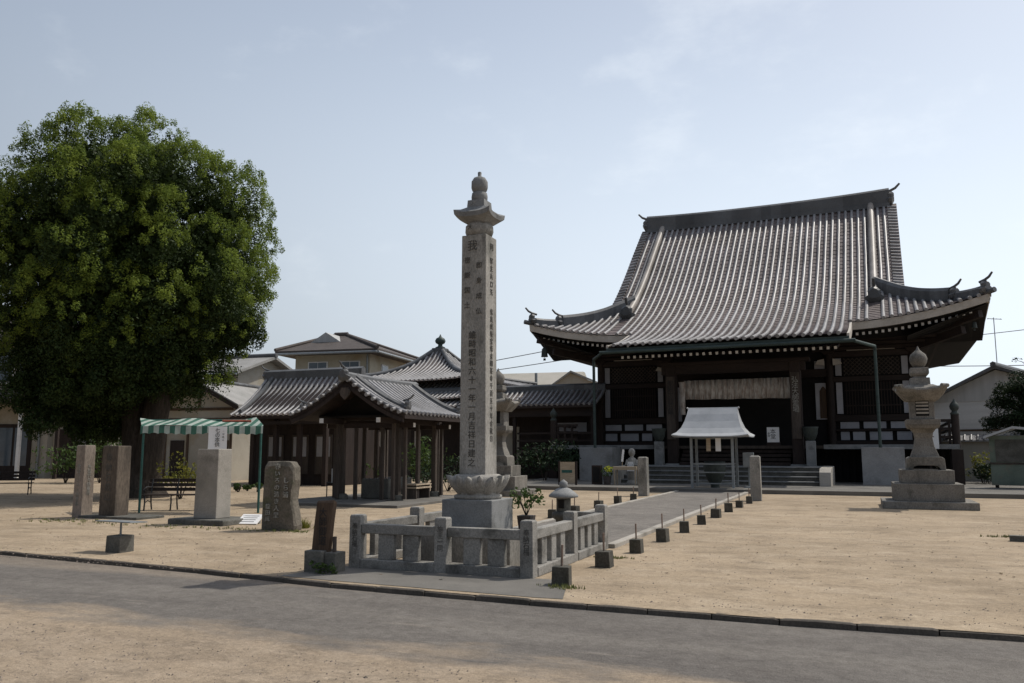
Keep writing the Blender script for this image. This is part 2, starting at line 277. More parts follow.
# ------------------------------------------------------------------ mesh builder
class MB:
    def __init__(s): s.v = []; s.f = []; s.m = []; s.s = []
    def add(s, vs, fs, mi=0, smooth=False):
        o = len(s.v); s.v += [tuple(v) for v in vs]
        for f in fs: s.f.append(tuple(o + i for i in f)); s.m.append(mi); s.s.append(smooth)
        return s
    def box(s, x0, x1, y0, y1, z0, z1, mi=0):
        vs = [(x0, y0, z0), (x1, y0, z0), (x1, y1, z0), (x0, y1, z0), (x0, y0, z1), (x1, y0, z1), (x1, y1, z1), (x0, y1, z1)]
        return s.add(vs, [(0, 3, 2, 1), (4, 5, 6, 7), (0, 1, 5, 4), (1, 2, 6, 5), (2, 3, 7, 6), (3, 0, 4, 7)], mi)
    def frus(s, cx, cy, z0, z1, a0, b0, a1, b1, mi=0):
        vs = [(cx + i * a0, cy + j * b0, z0) for i, j in ((-1, -1), (1, -1), (1, 1), (-1, 1))] + [(cx + i * a1, cy + j * b1, z1) for i, j in ((-1, -1), (1, -1), (1, 1), (-1, 1))]
        return s.add(vs, [(0, 3, 2, 1), (4, 5, 6, 7), (0, 1, 5, 4), (1, 2, 6, 5), (2, 3, 7, 6), (3, 0, 4, 7)], mi)
    def tube(s, path, r, n=8, mi=0, smooth=True, caps=True, flat=1.0):
        P = [Vector(p) for p in path]; rs = r if isinstance(r, (list, tuple)) else [r] * len(P)
        vs = []; fs = []
        for i, p in enumerate(P):
            t = (P[min(i + 1, len(P) - 1)] - P[max(i - 1, 0)]).normalized()
            u = t.cross(Vector((0, 0, 1)))
            if u.length < 1e-3: u = Vector((1, 0, 0))
            u.normalize(); w = u.cross(t).normalized()
            for k in range(n):
                a = 2 * math.pi * (k + .5) / n
                vs.append(p + u * (math.cos(a) * rs[i]) + w * (math.sin(a) * rs[i] * flat))
        for i in range(len(P) - 1):
            for k in range(n):
                k2 = (k + 1) % n; fs.append((i * n + k, i * n + k2, (i + 1) * n + k2, (i + 1) * n + k))
        s.add(vs, fs, mi, smooth)
        if caps:
            s.add(vs[:n], [tuple(range(n))], mi); s.add(vs[-n:], [tuple(reversed(range(n)))], mi)
        return s
    def beam(s, p, q, w, h, mi=0):
        p = Vector(p); q = Vector(q); t = (q - p).normalized(); u = t.cross(Vector((0, 0, 1)))
        if u.length < 1e-3: u = Vector((1, 0, 0))
        u.normalize(); k = u.cross(t).normalized()
        vs = [e + u * (a * w / 2) + k * (b * h / 2) for e in (p, q) for a, b in ((-1, -1), (1, -1), (1, 1), (-1, 1))]
        return s.add(vs, [(3, 2, 1, 0), (4, 5, 6, 7), (0, 1, 5, 4), (1, 2, 6, 5), (2, 3, 7, 6), (3, 0, 4, 7)], mi)
    def lathe(s, cx, cy, prof, n=20, mi=0, smooth=True, rot=0, caps=True):
        vs = []; fs = []
        for r, z in prof:
            for k in range(n):
                a = rot + 2 * math.pi * k / n; vs.append((cx + r * math.cos(a), cy + r * math.sin(a), z))
        for i in range(len(prof) - 1):
            for k in range(n):
                k2 = (k + 1) % n; fs.append((i * n + k, i * n + k2, (i + 1) * n + k2, (i + 1) * n + k))
        s.add(vs, fs, mi, smooth)
        if caps:
            s.add(vs[:n], [tuple(reversed(range(n)))], mi); s.add(vs[-n:], [tuple(range(n))], mi)
        return s
    def loft(s, secs, mi=0, smooth=False, caps=True):
        n = len(secs[0]); vs = [v for q in secs for v in q]; fs = []
        for i in range(len(secs) - 1):
            for k in range(n):
                k2 = (k + 1) % n; fs.append((i * n + k, i * n + k2, (i + 1) * n + k2, (i + 1) * n + k))
        s.add(vs, fs, mi, smooth)
        if caps:
            s.add(vs[:n], [tuple(reversed(range(n)))], mi); s.add(vs[-n:], [tuple(range(n))], mi)
        return s
    def prism(s, poly, axis, a0, a1, mi=0):
        def pt(p, a): return (a, p[0], p[1]) if axis == 'x' else (p[0], a, p[1]) if axis == 'y' else (p[0], p[1], a)
        n = len(poly); vs = [pt(p, a0) for p in poly] + [pt(p, a1) for p in poly]
        fs = [tuple(range(n)), tuple(reversed(range(n, 2 * n)))] + [(k, n + k, n + (k + 1) % n, (k + 1) % n) for k in range(n)]
        return s.add(vs, fs, mi)
    def sphere(s, c, r, n=12, mi=0, sq=(1, 1, 1)):
        pr = [(max(1e-3, math.sin(math.pi * i / (n // 2 + 2))) , -math.cos(math.pi * i / (n // 2 + 2))) for i in range(n // 2 + 3)]
        o = len(s.v); s.lathe(0, 0, pr, n, mi, True)
        for i in range(o, len(s.v)):
            x, y, z = s.v[i]; s.v[i] = (c[0] + x * r * sq[0], c[1] + y * r * sq[1], c[2] + z * r * sq[2])
        return s
    def build(s, name, mats, parent=None, off=(0, 0, 0), bevel=0, loc=None, rz=0, fix=False):
        me = bpy.data.meshes.new(name)
        vs = [(v[0] - off[0], v[1] - off[1], v[2] - off[2]) for v in s.v]
        me.from_pydata(vs, [], s.f)
        for k in (mats if isinstance(mats, (list, tuple)) else [mats]): me.materials.append(M[k])
        me.polygons.foreach_set('material_index', s.m); me.polygons.foreach_set('use_smooth', s.s)
        me.update()
        if fix:
            import bmesh
            b = bmesh.new(); b.from_mesh(me); bmesh.ops.recalc_face_normals(b, faces=b.faces); b.to_mesh(me); b.free()
        o = bpy.data.objects.new(name, me); COL.objects.link(o)
        if parent: o.parent = parent
        if loc is not None: o.location = loc
        if rz: o.rotation_euler.z = rz
        if bevel:
            bv = o.modifiers.new('bevel', 'BEVEL'); bv.width = bevel; bv.segments = 2; bv.limit_method = 'ANGLE'; bv.angle_limit = R(40)
        return o
def tag(o, label, cat, group=None):
    o['label'] = label; o['category'] = cat
    if group: o['group'] = group
    return o
def thing(name, label, cat, loc=(0, 0, 0), rz=0, group=None):
    o = bpy.data.objects.new(name, None); COL.objects.link(o); o.location = loc; o.rotation_euler = (0, 0, rz); o.empty_display_size = .3
    return tag(o, label, cat, group)
def structure(o): o['kind'] = 'structure'; return o
def stuff(o): o['kind'] = 'stuff'; return o
def dup(root, loc, rz=None, label=None, group=None):
    r = root.copy(); COL.objects.link(r); r.location = loc
    if rz is not None: r.rotation_euler = (0, 0, rz)
    if label: r['label'] = label
    if group: r['group'] = group
    for ch in list(root.children):
        c = ch.copy(); COL.objects.link(c); c.parent = r
        for gg in ch.children:
            d = gg.copy(); COL.objects.link(d); d.parent = c
    return r
def text(body, size, loc, parent, mat, name='inscription', rot=(90, 0, 0), sx=1.0, line=.9, depth=.0015):
    cu = bpy.data.curves.new(name, 'FONT'); cu.body = body; cu.size = size; cu.align_x = 'CENTER'; cu.align_y = 'TOP'; cu.space_line = line; cu.extrude = depth; cu.resolution_u = 2
    t = bpy.data.objects.new(name + '_curve', cu); COL.objects.link(t)
    dg = bpy.context.evaluated_depsgraph_get(); dg.update()
    me = bpy.data.meshes.new_from_object(t.evaluated_get(dg)); COL.objects.unlink(t); bpy.data.objects.remove(t)
    me.name = name; me.materials.clear(); me.materials.append(M[mat])
    o = bpy.data.objects.new(name, me); COL.objects.link(o); o.location = loc; o.rotation_euler = tuple(R(a) for a in rot); o.scale = (sx, 1, 1)
    if parent: o.parent = parent
    return o
def vert(t): return '\n'.join(t)
NR = np.random.RandomState(5)
def leaf_cloud(C, RAD, cnt, size, shell=.35, up=0., aspect=.55):
    """arrays of leaf quads spread over many small clumps: C (n,3) centres, RAD (n,3) radii"""
    C = np.repeat(np.asarray(C, float), cnt, 0); RAD = np.repeat(np.asarray(RAD, float), cnt, 0); n = len(C)
    d = NR.normal(size=(n, 3)); d /= np.linalg.norm(d, axis=1)[:, None]
    k = np.where(NR.rand(n) < .8, (1 - shell) + shell * NR.rand(n) ** .5, NR.rand(n) ** .4)[:, None]
    p = C + d * RAD * k
    nn = d + NR.normal(0, .6, (n, 3)); nn[:, 2] += up; nn /= np.linalg.norm(nn, axis=1)[:, None]
    a = np.cross(nn, NR.normal(size=(n, 3))); a /= np.linalg.norm(a, axis=1)[:, None]; b = np.cross(nn, a)
    s_ = (size * NR.uniform(.6, 1.3, n))[:, None]; w = s_ * aspect
    return np.stack([p - a * s_, p - b * w + nn * w * .15, p + a * s_, p + b * w + nn * w * .15], 1).reshape(-1, 3)
def build_cloud(name, V, mat, parent):
    me = bpy.data.meshes.new(name); n = len(V); me.vertices.add(n); me.vertices.foreach_set('co', V.astype(np.float32).ravel())
    me.loops.add(n); me.loops.foreach_set('vertex_index', np.arange(n, dtype=np.int32)); me.polygons.add(n // 4)
    me.polygons.foreach_set('loop_start', np.arange(0, n, 4, dtype=np.int32)); me.update(calc_edges=True); me.validate()
    me.materials.append(M[mat]); o = bpy.data.objects.new(name, me); COL.objects.link(o); o.parent = parent; return o
def leaves(mb, c, rad, n, size, shell=.35, mi=0, droop=0.0, rng=random, up=.0, aspect=.55):
    V = leaf_cloud([tuple(c)], [rad], n, size, shell, up, aspect)
    mb.add([tuple(v) for v in V], [(4 * i, 4 * i + 1, 4 * i + 2, 4 * i + 3) for i in range(n)], mi)
def profile(pts, n):
    xs = [p[0] for p in pts]; ys = [p[1] for p in pts]; m = []
    for i in range(len(xs)):
        if i == 0: m.append((ys[1] - ys[0]) / (xs[1] - xs[0]))
        elif i == len(xs) - 1: m.append((ys[-1] - ys[-2]) / (xs[-1] - xs[-2]))
        else: m.append((ys[i + 1] - ys[i - 1]) / (xs[i + 1] - xs[i - 1]))
    def fn(x):
        x = min(max(x, xs[0]), xs[-1]); i = max(0, min(len(xs) - 2, next((k for k in range(len(xs) - 1) if x <= xs[k + 1]), len(xs) - 2)))
        h = xs[i + 1] - xs[i]; t = (x - xs[i]) / h
        return ys[i] * (2 * t**3 - 3 * t**2 + 1) + m[i] * h * (t**3 - 2 * t**2 + t) + ys[i + 1] * (-2 * t**3 + 3 * t**2) + m[i + 1] * h * (t**3 - t**2)
    return fn

# ------------------------------------------------------------------ the setting
def sheet(name, poly, z, mat):
    mb = MB(); mb.add([(x, y, z) for x, y in poly], [tuple(range(len(poly)))]); return structure(mb.build(name, mat))
sheet('ground', [(-500, -300), (500, -300), (500, 700), (-500, 700)], -.07, 'verge')
KERB = [(-60, 14.2), (-24, 10.55), (-12.72, 9.38), (-8.3, 9.02), (-5.97, 8.7), (-3.32, 8.56), (-.75, 8.52), (1.3, 8.6), (12, 9.0), (60, 11)]
sheet('road', [(-60, -.5), (60, -.5)] + [(x, y) for x, y in reversed(KERB)], -.058, 'road')
sheet('court', [(x, y + .025) for x, y in KERB] + [(400, 11.1), (400, 600), (-400, 600), (-400, 14.3)], 0.0, 'sand')
mb = MB()
P = []
for (x0, y0), (x1, y1) in zip(KERB, KERB[1:]):
    n = max(1, int(math.hypot(x1 - x0, y1 - y0) / .62))
    P += [(x0 + (x1 - x0) * i / n, y0 + (y1 - y0) * i / n) for i in range(n)]
P.append(KERB[-1])
rk = random.Random(14)
for (xa, ya), (xb, yb) in zip(P, P[1:]):
    dx, dy = rk.uniform(-.006, .006), rk.uniform(-.012, .012); h = rk.uniform(-.004, .006); e_ = .006 / max(.1, xb - xa); secs = []
    for t in (e_, .08, .5, .92, 1 - e_):
        x = xa + (xb - xa) * t; y = ya + (yb - ya) * t + dy + .008 * noise.noise(Vector((x * 3, ya, 0))); hh = h + .008 * noise.noise(Vector((x * 4, 3, 0))) - (.006 if t in (e_, 1 - e_) else 0)
        secs.append([(x, y - .012, -.09), (x, y, hh - .012), (x, y + .015, hh - .003), (x, y + .05, hh), (x, y + .06, -.09)])
    mb.loft(secs, 0)
structure(mb.build('kerb', 'kerb', fix=True))
sheet('pavement', [(-6.9, 8.92), (-5.97, 8.84), (-3.32, 8.70), (-3.0, 8.72), (-3.35, 9.95), (-6.6, 9.98)], .005, 'concrete')
# approach path with edging
sheet('path', [(-6.28, 13.45), (-3.87, 13.45), (-3.87, 31.9), (-6.28, 31.9)], .045, 'concrete')
M['path'] = ground_mat('path_chippings', (.2, .183, .165), (.16, .147, .133), (.25, .23, .205), (.12, .11, .1), 2.0)[0]
bpy.data.objects['path'].data.materials[0] = M['path']
mb = MB(); mb.box(-6.43, -6.283, 13.45, 31.9, -.02, .07); mb.box(-3.867, -3.72, 13.45, 31.9, -.02, .07); structure(mb.build('path_edging', 'granite_pale', bevel=.01))
# terrace before the hall
mb = MB(); mb.box(-15, 9.2, 31.9, 70, -.05, .15); structure(mb.build('terrace', 'concrete', bevel=.01))

# ------------------------------------------------------------------ main hall (its own frame, turned 2.1 degrees)
HA = R(-2.1); HC = -6.67; HY = 48.0
lat = Vector((math.cos(HA), math.sin(HA), 0)); dep = Vector((-math.sin(HA), math.cos(HA), 0))
HO = lat * HC + dep * HY
hall = thing('main_hall', 'large timber temple hall with a sweeping grey tiled roof and white plaster panels', 'temple', HO, HA)
OFF = (0, HY, 0)
def hb(mb, name, mats, parent=None, bevel=0, fix=False): return mb.build(name, mats, parent or hall, OFF, bevel, fix=fix)
D = .35; YR = 52.6; YE = 40.8; YK = 36.9; WX = 10.95; GX = 7.3; KX = 5.2; YB = 2 * YR - YE
PR = profile([(36.9, 6.42), (38.8, 6.82), (40.8, 7.45), (42.4, 8.12), (44.1, 8.95), (46, 10.2), (48, 11.85), (50, 13.7), (52.6, 16.05)], 0)
def lift(a, t): return .95 * max(0, 1 - a / 6.2) ** 2 * max(0, 1 - t / 3.4)
def fz(x, y):
    if y > YR: y = 2 * YR - y
    return PR(y) + lift(WX - abs(x), max(0, y - YE))
def sz(x, y):
    t = WX - abs(x); yy = min(y - YE, YB - y)
    return PR(YE + t) + lift(max(0, yy), t)
roof = MB()
def field(xs, ytop, ybot, zf, step=.3, flip=False, swap=False):
    for xa, xb in zip(xs, xs[1:]):
        ta, tb = ytop(xa), ytop(xb); ba, bb = ybot(xa), ybot(xb)
        n = max(1, int(max(abs(ta - ba), abs(tb - bb)) / step))
        pv = None
        for j in range(n):
            row = []
            for e in (0, 1):
                t = (j + e) / n; ya = ta + (ba - ta) * t; yb = tb + (bb - tb) * t
                up = .03 * e
                pa = (xa, ya) if not swap else (ya, xa); pb = (xb, yb) if not swap else (yb, xb)
                row.append((pa[0], pa[1], zf(*pa) + up)); row.append((pb[0], pb[1], zf(*pb) + up))
            roof.add(row, [(0, 1, 3, 2)], 0)
            if pv: roof.add([pv[2], pv[3], row[0], row[1]], [(0, 1, 3, 2)], 0)
            pv = row
rj = random.Random(9)
def roll(pts):
    a, b = rj.uniform(-.012, .012), rj.uniform(-.008, .008); roof.tube([(x + a + rj.uniform(-.006, .006), y, z + .045 + b + rj.uniform(-.004, .004)) for x, y, z in pts], .088, 7, 1)
def lin(a, b, n): return [a + (b - a) * i / n for i in range(n + 1)]
hip = lambda x: YE + (WX - abs(x))
field([-KX, 0, KX], lambda x: YR, lambda x: YK, fz)
for sg in (-1, 1):
    xs = [sg * v for v in lin(KX, GX, 7)]; field(xs, lambda x: YR, lambda x: YE, fz)
    xs = [sg * v for v in lin(GX, WX, 10)]; field(xs, hip, lambda x: YE, fz)
    # side slope below the gable
    ys = lin(YE, YB, 66)
    field(ys, lambda y: sg * max(GX - .2, WX - min(y - YE, YB - y)), lambda y: sg * WX, sz, swap=True)
    # back
    field([sg * v for v in lin(0, GX, 8)], lambda x: YR, lambda x: YB, fz, step=.8)
    field([sg * v for v in lin(GX, WX, 6)], lambda x: 2 * YR - hip(x), lambda x: YB, fz, step=.8)
for i in range(-31, 32):
    x = i * D; ax = abs(x)
    if abs(i) == 18: continue
    if abs(i) <= 14: y0, y1 = YR - .1, YK - .05
    elif ax < GX: y0, y1 = YR - .1, YE - .05
    else: y0, y1 = hip(x), YE - .05
    if y0 - y1 < .25: continue
    n = max(4, int((y0 - y1) / .6)); roll([(x, y, fz(x, y)) for y in lin(y0, y1, n)])
for sg in (-1, 1):
    for j in range(1, 67):
        y = YE + j * D; xt = max(GX - .1, WX - min(y - YE, YB - y))
        if WX - xt < .25: continue
        roll([(sg * x, y, sz(sg * x, y)) for x in lin(xt, WX + .05, 6)])
    # verge tiles: short rolls pointing outwards
    y = YR - .3
    while y > hip(GX) + .2:
        roof.tube([(sg * (GX - .1), y, fz(GX, y) + .06), (sg * (GX + .4), y, fz(GX, y) - .02)], .09, 6, 1)
        y -= .26
    roof.prism([(yy, fz(GX, yy) + .03) for yy in lin(YR, hip(GX), 16)] + [(yy, fz(GX, yy) - .12) for yy in lin(hip(GX), YR, 16)], 'x', sg * GX, sg * (GX + .41), 0)
hb(roof, 'roof', ['pan', 'roll'], fix=False)
# eave underside, gable walls
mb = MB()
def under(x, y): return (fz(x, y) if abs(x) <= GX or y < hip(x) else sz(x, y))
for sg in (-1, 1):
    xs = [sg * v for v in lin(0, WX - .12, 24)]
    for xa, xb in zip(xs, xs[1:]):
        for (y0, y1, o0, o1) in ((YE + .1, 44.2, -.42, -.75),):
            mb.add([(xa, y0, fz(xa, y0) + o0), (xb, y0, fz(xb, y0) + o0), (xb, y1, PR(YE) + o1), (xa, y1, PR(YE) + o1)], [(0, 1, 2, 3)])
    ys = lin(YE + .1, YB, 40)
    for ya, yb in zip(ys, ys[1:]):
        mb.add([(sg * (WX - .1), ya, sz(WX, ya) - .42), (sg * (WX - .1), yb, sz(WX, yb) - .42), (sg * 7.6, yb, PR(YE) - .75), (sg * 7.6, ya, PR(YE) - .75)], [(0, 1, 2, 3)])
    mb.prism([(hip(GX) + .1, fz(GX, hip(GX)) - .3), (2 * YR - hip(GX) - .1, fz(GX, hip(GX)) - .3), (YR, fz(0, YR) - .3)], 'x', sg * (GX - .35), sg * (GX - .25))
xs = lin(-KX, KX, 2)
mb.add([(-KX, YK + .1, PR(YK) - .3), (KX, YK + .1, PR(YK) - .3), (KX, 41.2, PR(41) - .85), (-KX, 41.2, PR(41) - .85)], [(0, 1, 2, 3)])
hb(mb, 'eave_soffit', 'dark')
# bargeboards of the high gables
for sg in (-1, 1):
    mb = MB(); mb.prism([(yy, fz(GX, yy) - .12) for yy in lin(YR, hip(GX) + .3, 16)] + [(yy, fz(GX, yy) - .6) for yy in lin(hip(GX) + .3, YR, 16)], 'x', sg * (GX - .22), sg * (GX - .1))
    hb(mb, 'bargeboard', 'wood_h', fix=True)
# white eave boards
for sg in (-1, 1):
    mb = MB(); xs = [sg * v for v in lin(KX + .03, WX - .08, 22)]
    secs = [[(x, YE + .02, fz(x, YE) - .02), (x, YE + .14, fz(x, YE) - .02), (x, YE + .16, fz(x, YE) - .36), (x, YE + .05, fz(x, YE) - .36)] for x in xs]
    mb.loft(secs); hb(mb, 'eave_board', 'eave_white', fix=True)
    mb = MB(); ys = lin(YE + .1, YB, 40)
    secs = [[(sg * (WX - .02), y, sz(WX, y) - .02), (sg * (WX - .14), y, sz(WX, y) - .02), (sg * (WX - .16), y, sz(WX, y) - .36), (sg * (WX - .05), y, sz(WX, y) - .36)] for y in ys]
    mb.loft(secs); hb(mb, 'eave_board', 'eave_white', fix=True)
    # bargeboard closing the side of the porch roof
    mb = MB(); pl = [(y, PR(y) + .02) for y in lin(YK + .1, YE + .6, 8)]; mb.prism(pl + [(y, z - .38) for y, z in reversed(pl)], 'x', sg * (KX + .02), sg * (KX + .12))
    hb(mb, 'porch_bargeboard', 'eave_white', fix=True)
# rafters with white painted ends
def rafter(p, q):
    mb = MB(); p = Vector(p); q = Vector(q); mb.beam(p, q, .1, .12, 0)
    t = (p - q).normalized(); mb.beam(p, p + t * .02, .115, .125, 1)
    return hb(mb, 'rafter', ['wood_h', 'white'])
rafter_n = 0
for i in range(-16, 17):
    x = i * .295; rafter((x, YK + .75, PR(YK + .75) - .62), (x, 40.6, PR(40.6) - .95))
for sg in (-1, 1):
    for i in range(18):
        x = sg * (5.5 + i * .275); z = fz(x, YE) - .52; rafter((x, YE + .42, z), (x, 43.8, PR(YE) - .3 + (z - PR(YE) + .52) * .5))
# kohai gutter and downpipes
mb = MB(); mb.tube([(-5.6, YK - .02, 6.13), (5.55, YK - .02, 6.13)], .085, 8); mb.box(-5.3, 5.3, YK + .05, YK + .17, 6.1, 6.33); hb(mb, 'gutter', 'copper')
for sg in (-1, 1):
    mb = MB(); mb.tube([(sg * 5.5, YK - .02, 6.1), (sg * 6.25, 37.9, 5.95), (sg * 6.25, 37.9, 5.7), (sg * 6.25, 37.95, 1.7)], .07, 8); hb(mb, 'drain_pipe', 'copper')
    for z in (2.4, 4.2): pass
# ridges
mb = MB(); secs = []
for x in lin(-7.35, 7.35, 30):
    sag = .16 * (abs(x) / 7.3) ** 2.4; zt = 16.74 + sag
    secs.append([(x, YR - .36, 15.85), (x, YR - .34, 16.1), (x, YR - .27, 16.1), (x, YR - .25, zt), (x, YR - .12, zt + .14), (x, YR + .12, zt + .14), (x, YR + .25, zt), (x, YR + .27, 16.1), (x, YR + .36, 15.85)])
mb.loft(secs); ridge = hb(mb, 'main_ridge', 'ridge', fix=True)
def onigawara(mb, p, d, s=1.0, hook=True):
    p = Vector(p); d = Vector(d).normalized(); u = Vector((-d.y, d.x, 0)).normalized(); z = Vector((0, 0, 1))
    pts = [(-.34, -.1), (-.42, .06), (-.25, .16), (-.27, .36), (-.16, .48), (0, .55), (.16, .48), (.27, .36), (.25, .16), (.42, .06), (.34, -.1), (.12, -.2), (-.12, -.2)]
    a = [p + u * x * s + z * y * s for x, y in pts]; b = [q + d * .16 * s for q in a]; m = [p + u * x * s * .6 + z * (y * .6 + .12) * s + d * .28 * s for x, y in pts]
    mb.loft([a, b, m], 0)
    if hook:
        q = p + z * .55 * s
        mb.tube([q - d * .25 * s - z * .05 * s, q + d * .1 * s + z * .03 * s, q + d * .36 * s + z * .15 * s, q + d * .58 * s + z * .38 * s], [.075 * s, .075 * s, .07 * s, .055 * s], 8)
for sg in (-1, 1):
    mb = MB(); onigawara(mb, (sg * 7.3, YR, 16.25), (sg, 0, 0), 1.1); hb(mb, 'ridge_end_tile', 'ridge', ridge, fix=True)
    bpy.data.objects[mb and COL.objects[-1].name].parent = ridge
    # descending ridge
    x = sg * 6.3; ys = lin(YR - .2, 44.0, 22); mb = MB(); secs = []
    for y in ys:
        z = fz(x, y); secs.append([(x - .2, y, z - .05), (x - .17, y, z + .3), (x - .1, y, z + .4), (x, y, z + .44), (x + .1, y, z + .4), (x + .17, y, z + .3), (x + .2, y, z - .05)])
    mb.loft(secs, 0, True); dr = hb(mb, 'descending_ridge', 'ridge_pale', fix=True)
    mb = MB(); onigawara(mb, (x, 43.95, fz(x, 43.95) + .12), (0, -1, 0), 1.1, False); mb.tube([(x, 44.0, fz(x, 43.9) + .7), (x, 43.75, fz(x, 43.9) + .95), (x, 43.65, fz(x, 43.9) + 1.15)], .08, 8)
    hb(mb, 'ridge_end_tile', 'ridge', dr, fix=True)
    # corner ridge in two tiers
    mb = MB()
    def cr_sec(t, h, w):
        x = sg * (6.35 + t * (WX - .3 - 6.35)); a = WX - abs(x); y = YE + a; z = fz(x, y)
        n = Vector((sg, 1, 0)).normalized(); p = Vector((x, y, z))
        return [p - n * w + ZU * -.08, p - n * w + ZU * h * .75, p - n * w * .5 + ZU * h, p + n * w * .5 + ZU * h, p + n * w + ZU * h * .75, p + n * w - ZU * .08]
    mb.loft([cr_sec(t, .62, .2) for t in lin(0, .74, 18)]); mb.loft([cr_sec(t, .4, .17) for t in lin(.7, 1.0, 8)])
    crn = hb(mb, 'corner_ridge', 'ridge', fix=True)
    for t, s in ((.76, .8), (1.02, .8)):
        x = sg * (6.35 + t * (WX - .3 - 6.35)); y = YE + WX - abs(x); mb = MB(); onigawara(mb, (x, y, fz(x, y) + .18), (sg, -1, 0), s)
        hb(mb, 'ridge_end_tile', 'ridge', crn, fix=True)
    mb = MB(); mb.tube([(sg * (WX - .5), YE + .5, fz(WX - .5, YE + .5) + .02), (sg * (WX + .16), YE - .16, fz(WX, YE) + .1)], .12, 8); hb(mb, 'corner_tile', 'ridge', crn)
    # corner hip rafter under the eave
    mb = MB(); mb.beam((sg * 7.8, 43.9, 6.9), (sg * 10.55, 41.15, 7.55), .26, .34, 0); mb.beam((sg * 7.8, 43.9, 6.45), (sg * 9.9, 41.8, 6.95), .26, .34, 0); hb(mb, 'hip_rafter', 'wood_h')
    # eave brackets stepping out
    mb = MB()
    for k in range(3): mb.box(min(sg * 4.3, sg * (8.0 + k * .45)), max(sg * 4.3, sg * (8.0 + k * .45)), 43.55 - k * .42, 43.85, 6.5 + k * .16, 6.64 + k * .16)
    for k in range(3): mb.box(min(sg * 7.9, sg * (8.2 + k * .45)), max(sg * 7.9, sg * (8.2 + k * .45)), 43.6, 60, 6.52 + k * .16, 6.62 + k * .16)
    hb(mb, 'eave_bracket', 'wood_h')
# walls and posts
YW = 43.8
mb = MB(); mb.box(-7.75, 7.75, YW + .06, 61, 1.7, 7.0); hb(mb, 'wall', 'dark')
for x in (-7.83, -4.05, 4.05, 7.83):
    mb = MB(); mb.lathe(x, YW - .02, [(.2, .3), (.2, 6.6)], 12); hb(mb, 'column', 'wood')
for z0, z1 in ((1.86, 2.04), (2.52, 2.6), (3.0, 3.3), (4.93, 5.18), (6.15, 6.42)):
    for sg in (-1, 1):
        mb = MB(); a, b = sorted((sg * 4.2, sg * 7.66)); mb.box(a, b, YW - .14, YW + .1, z0, z1); hb(mb, 'beam', 'wood_h')
mb = MB(); mb.box(-4.2, 4.2, YW - .16, YW + .1, 5.2, 5.6); hb(mb, 'beam', 'wood_h')
def panel(x0, x1, z0, z1, nm='plaster_panel', m='plaster', y=YW):
    mb = MB(); mb.box(x0, x1, y - .05, y + .02, z0, z1); return hb(mb, nm, m)
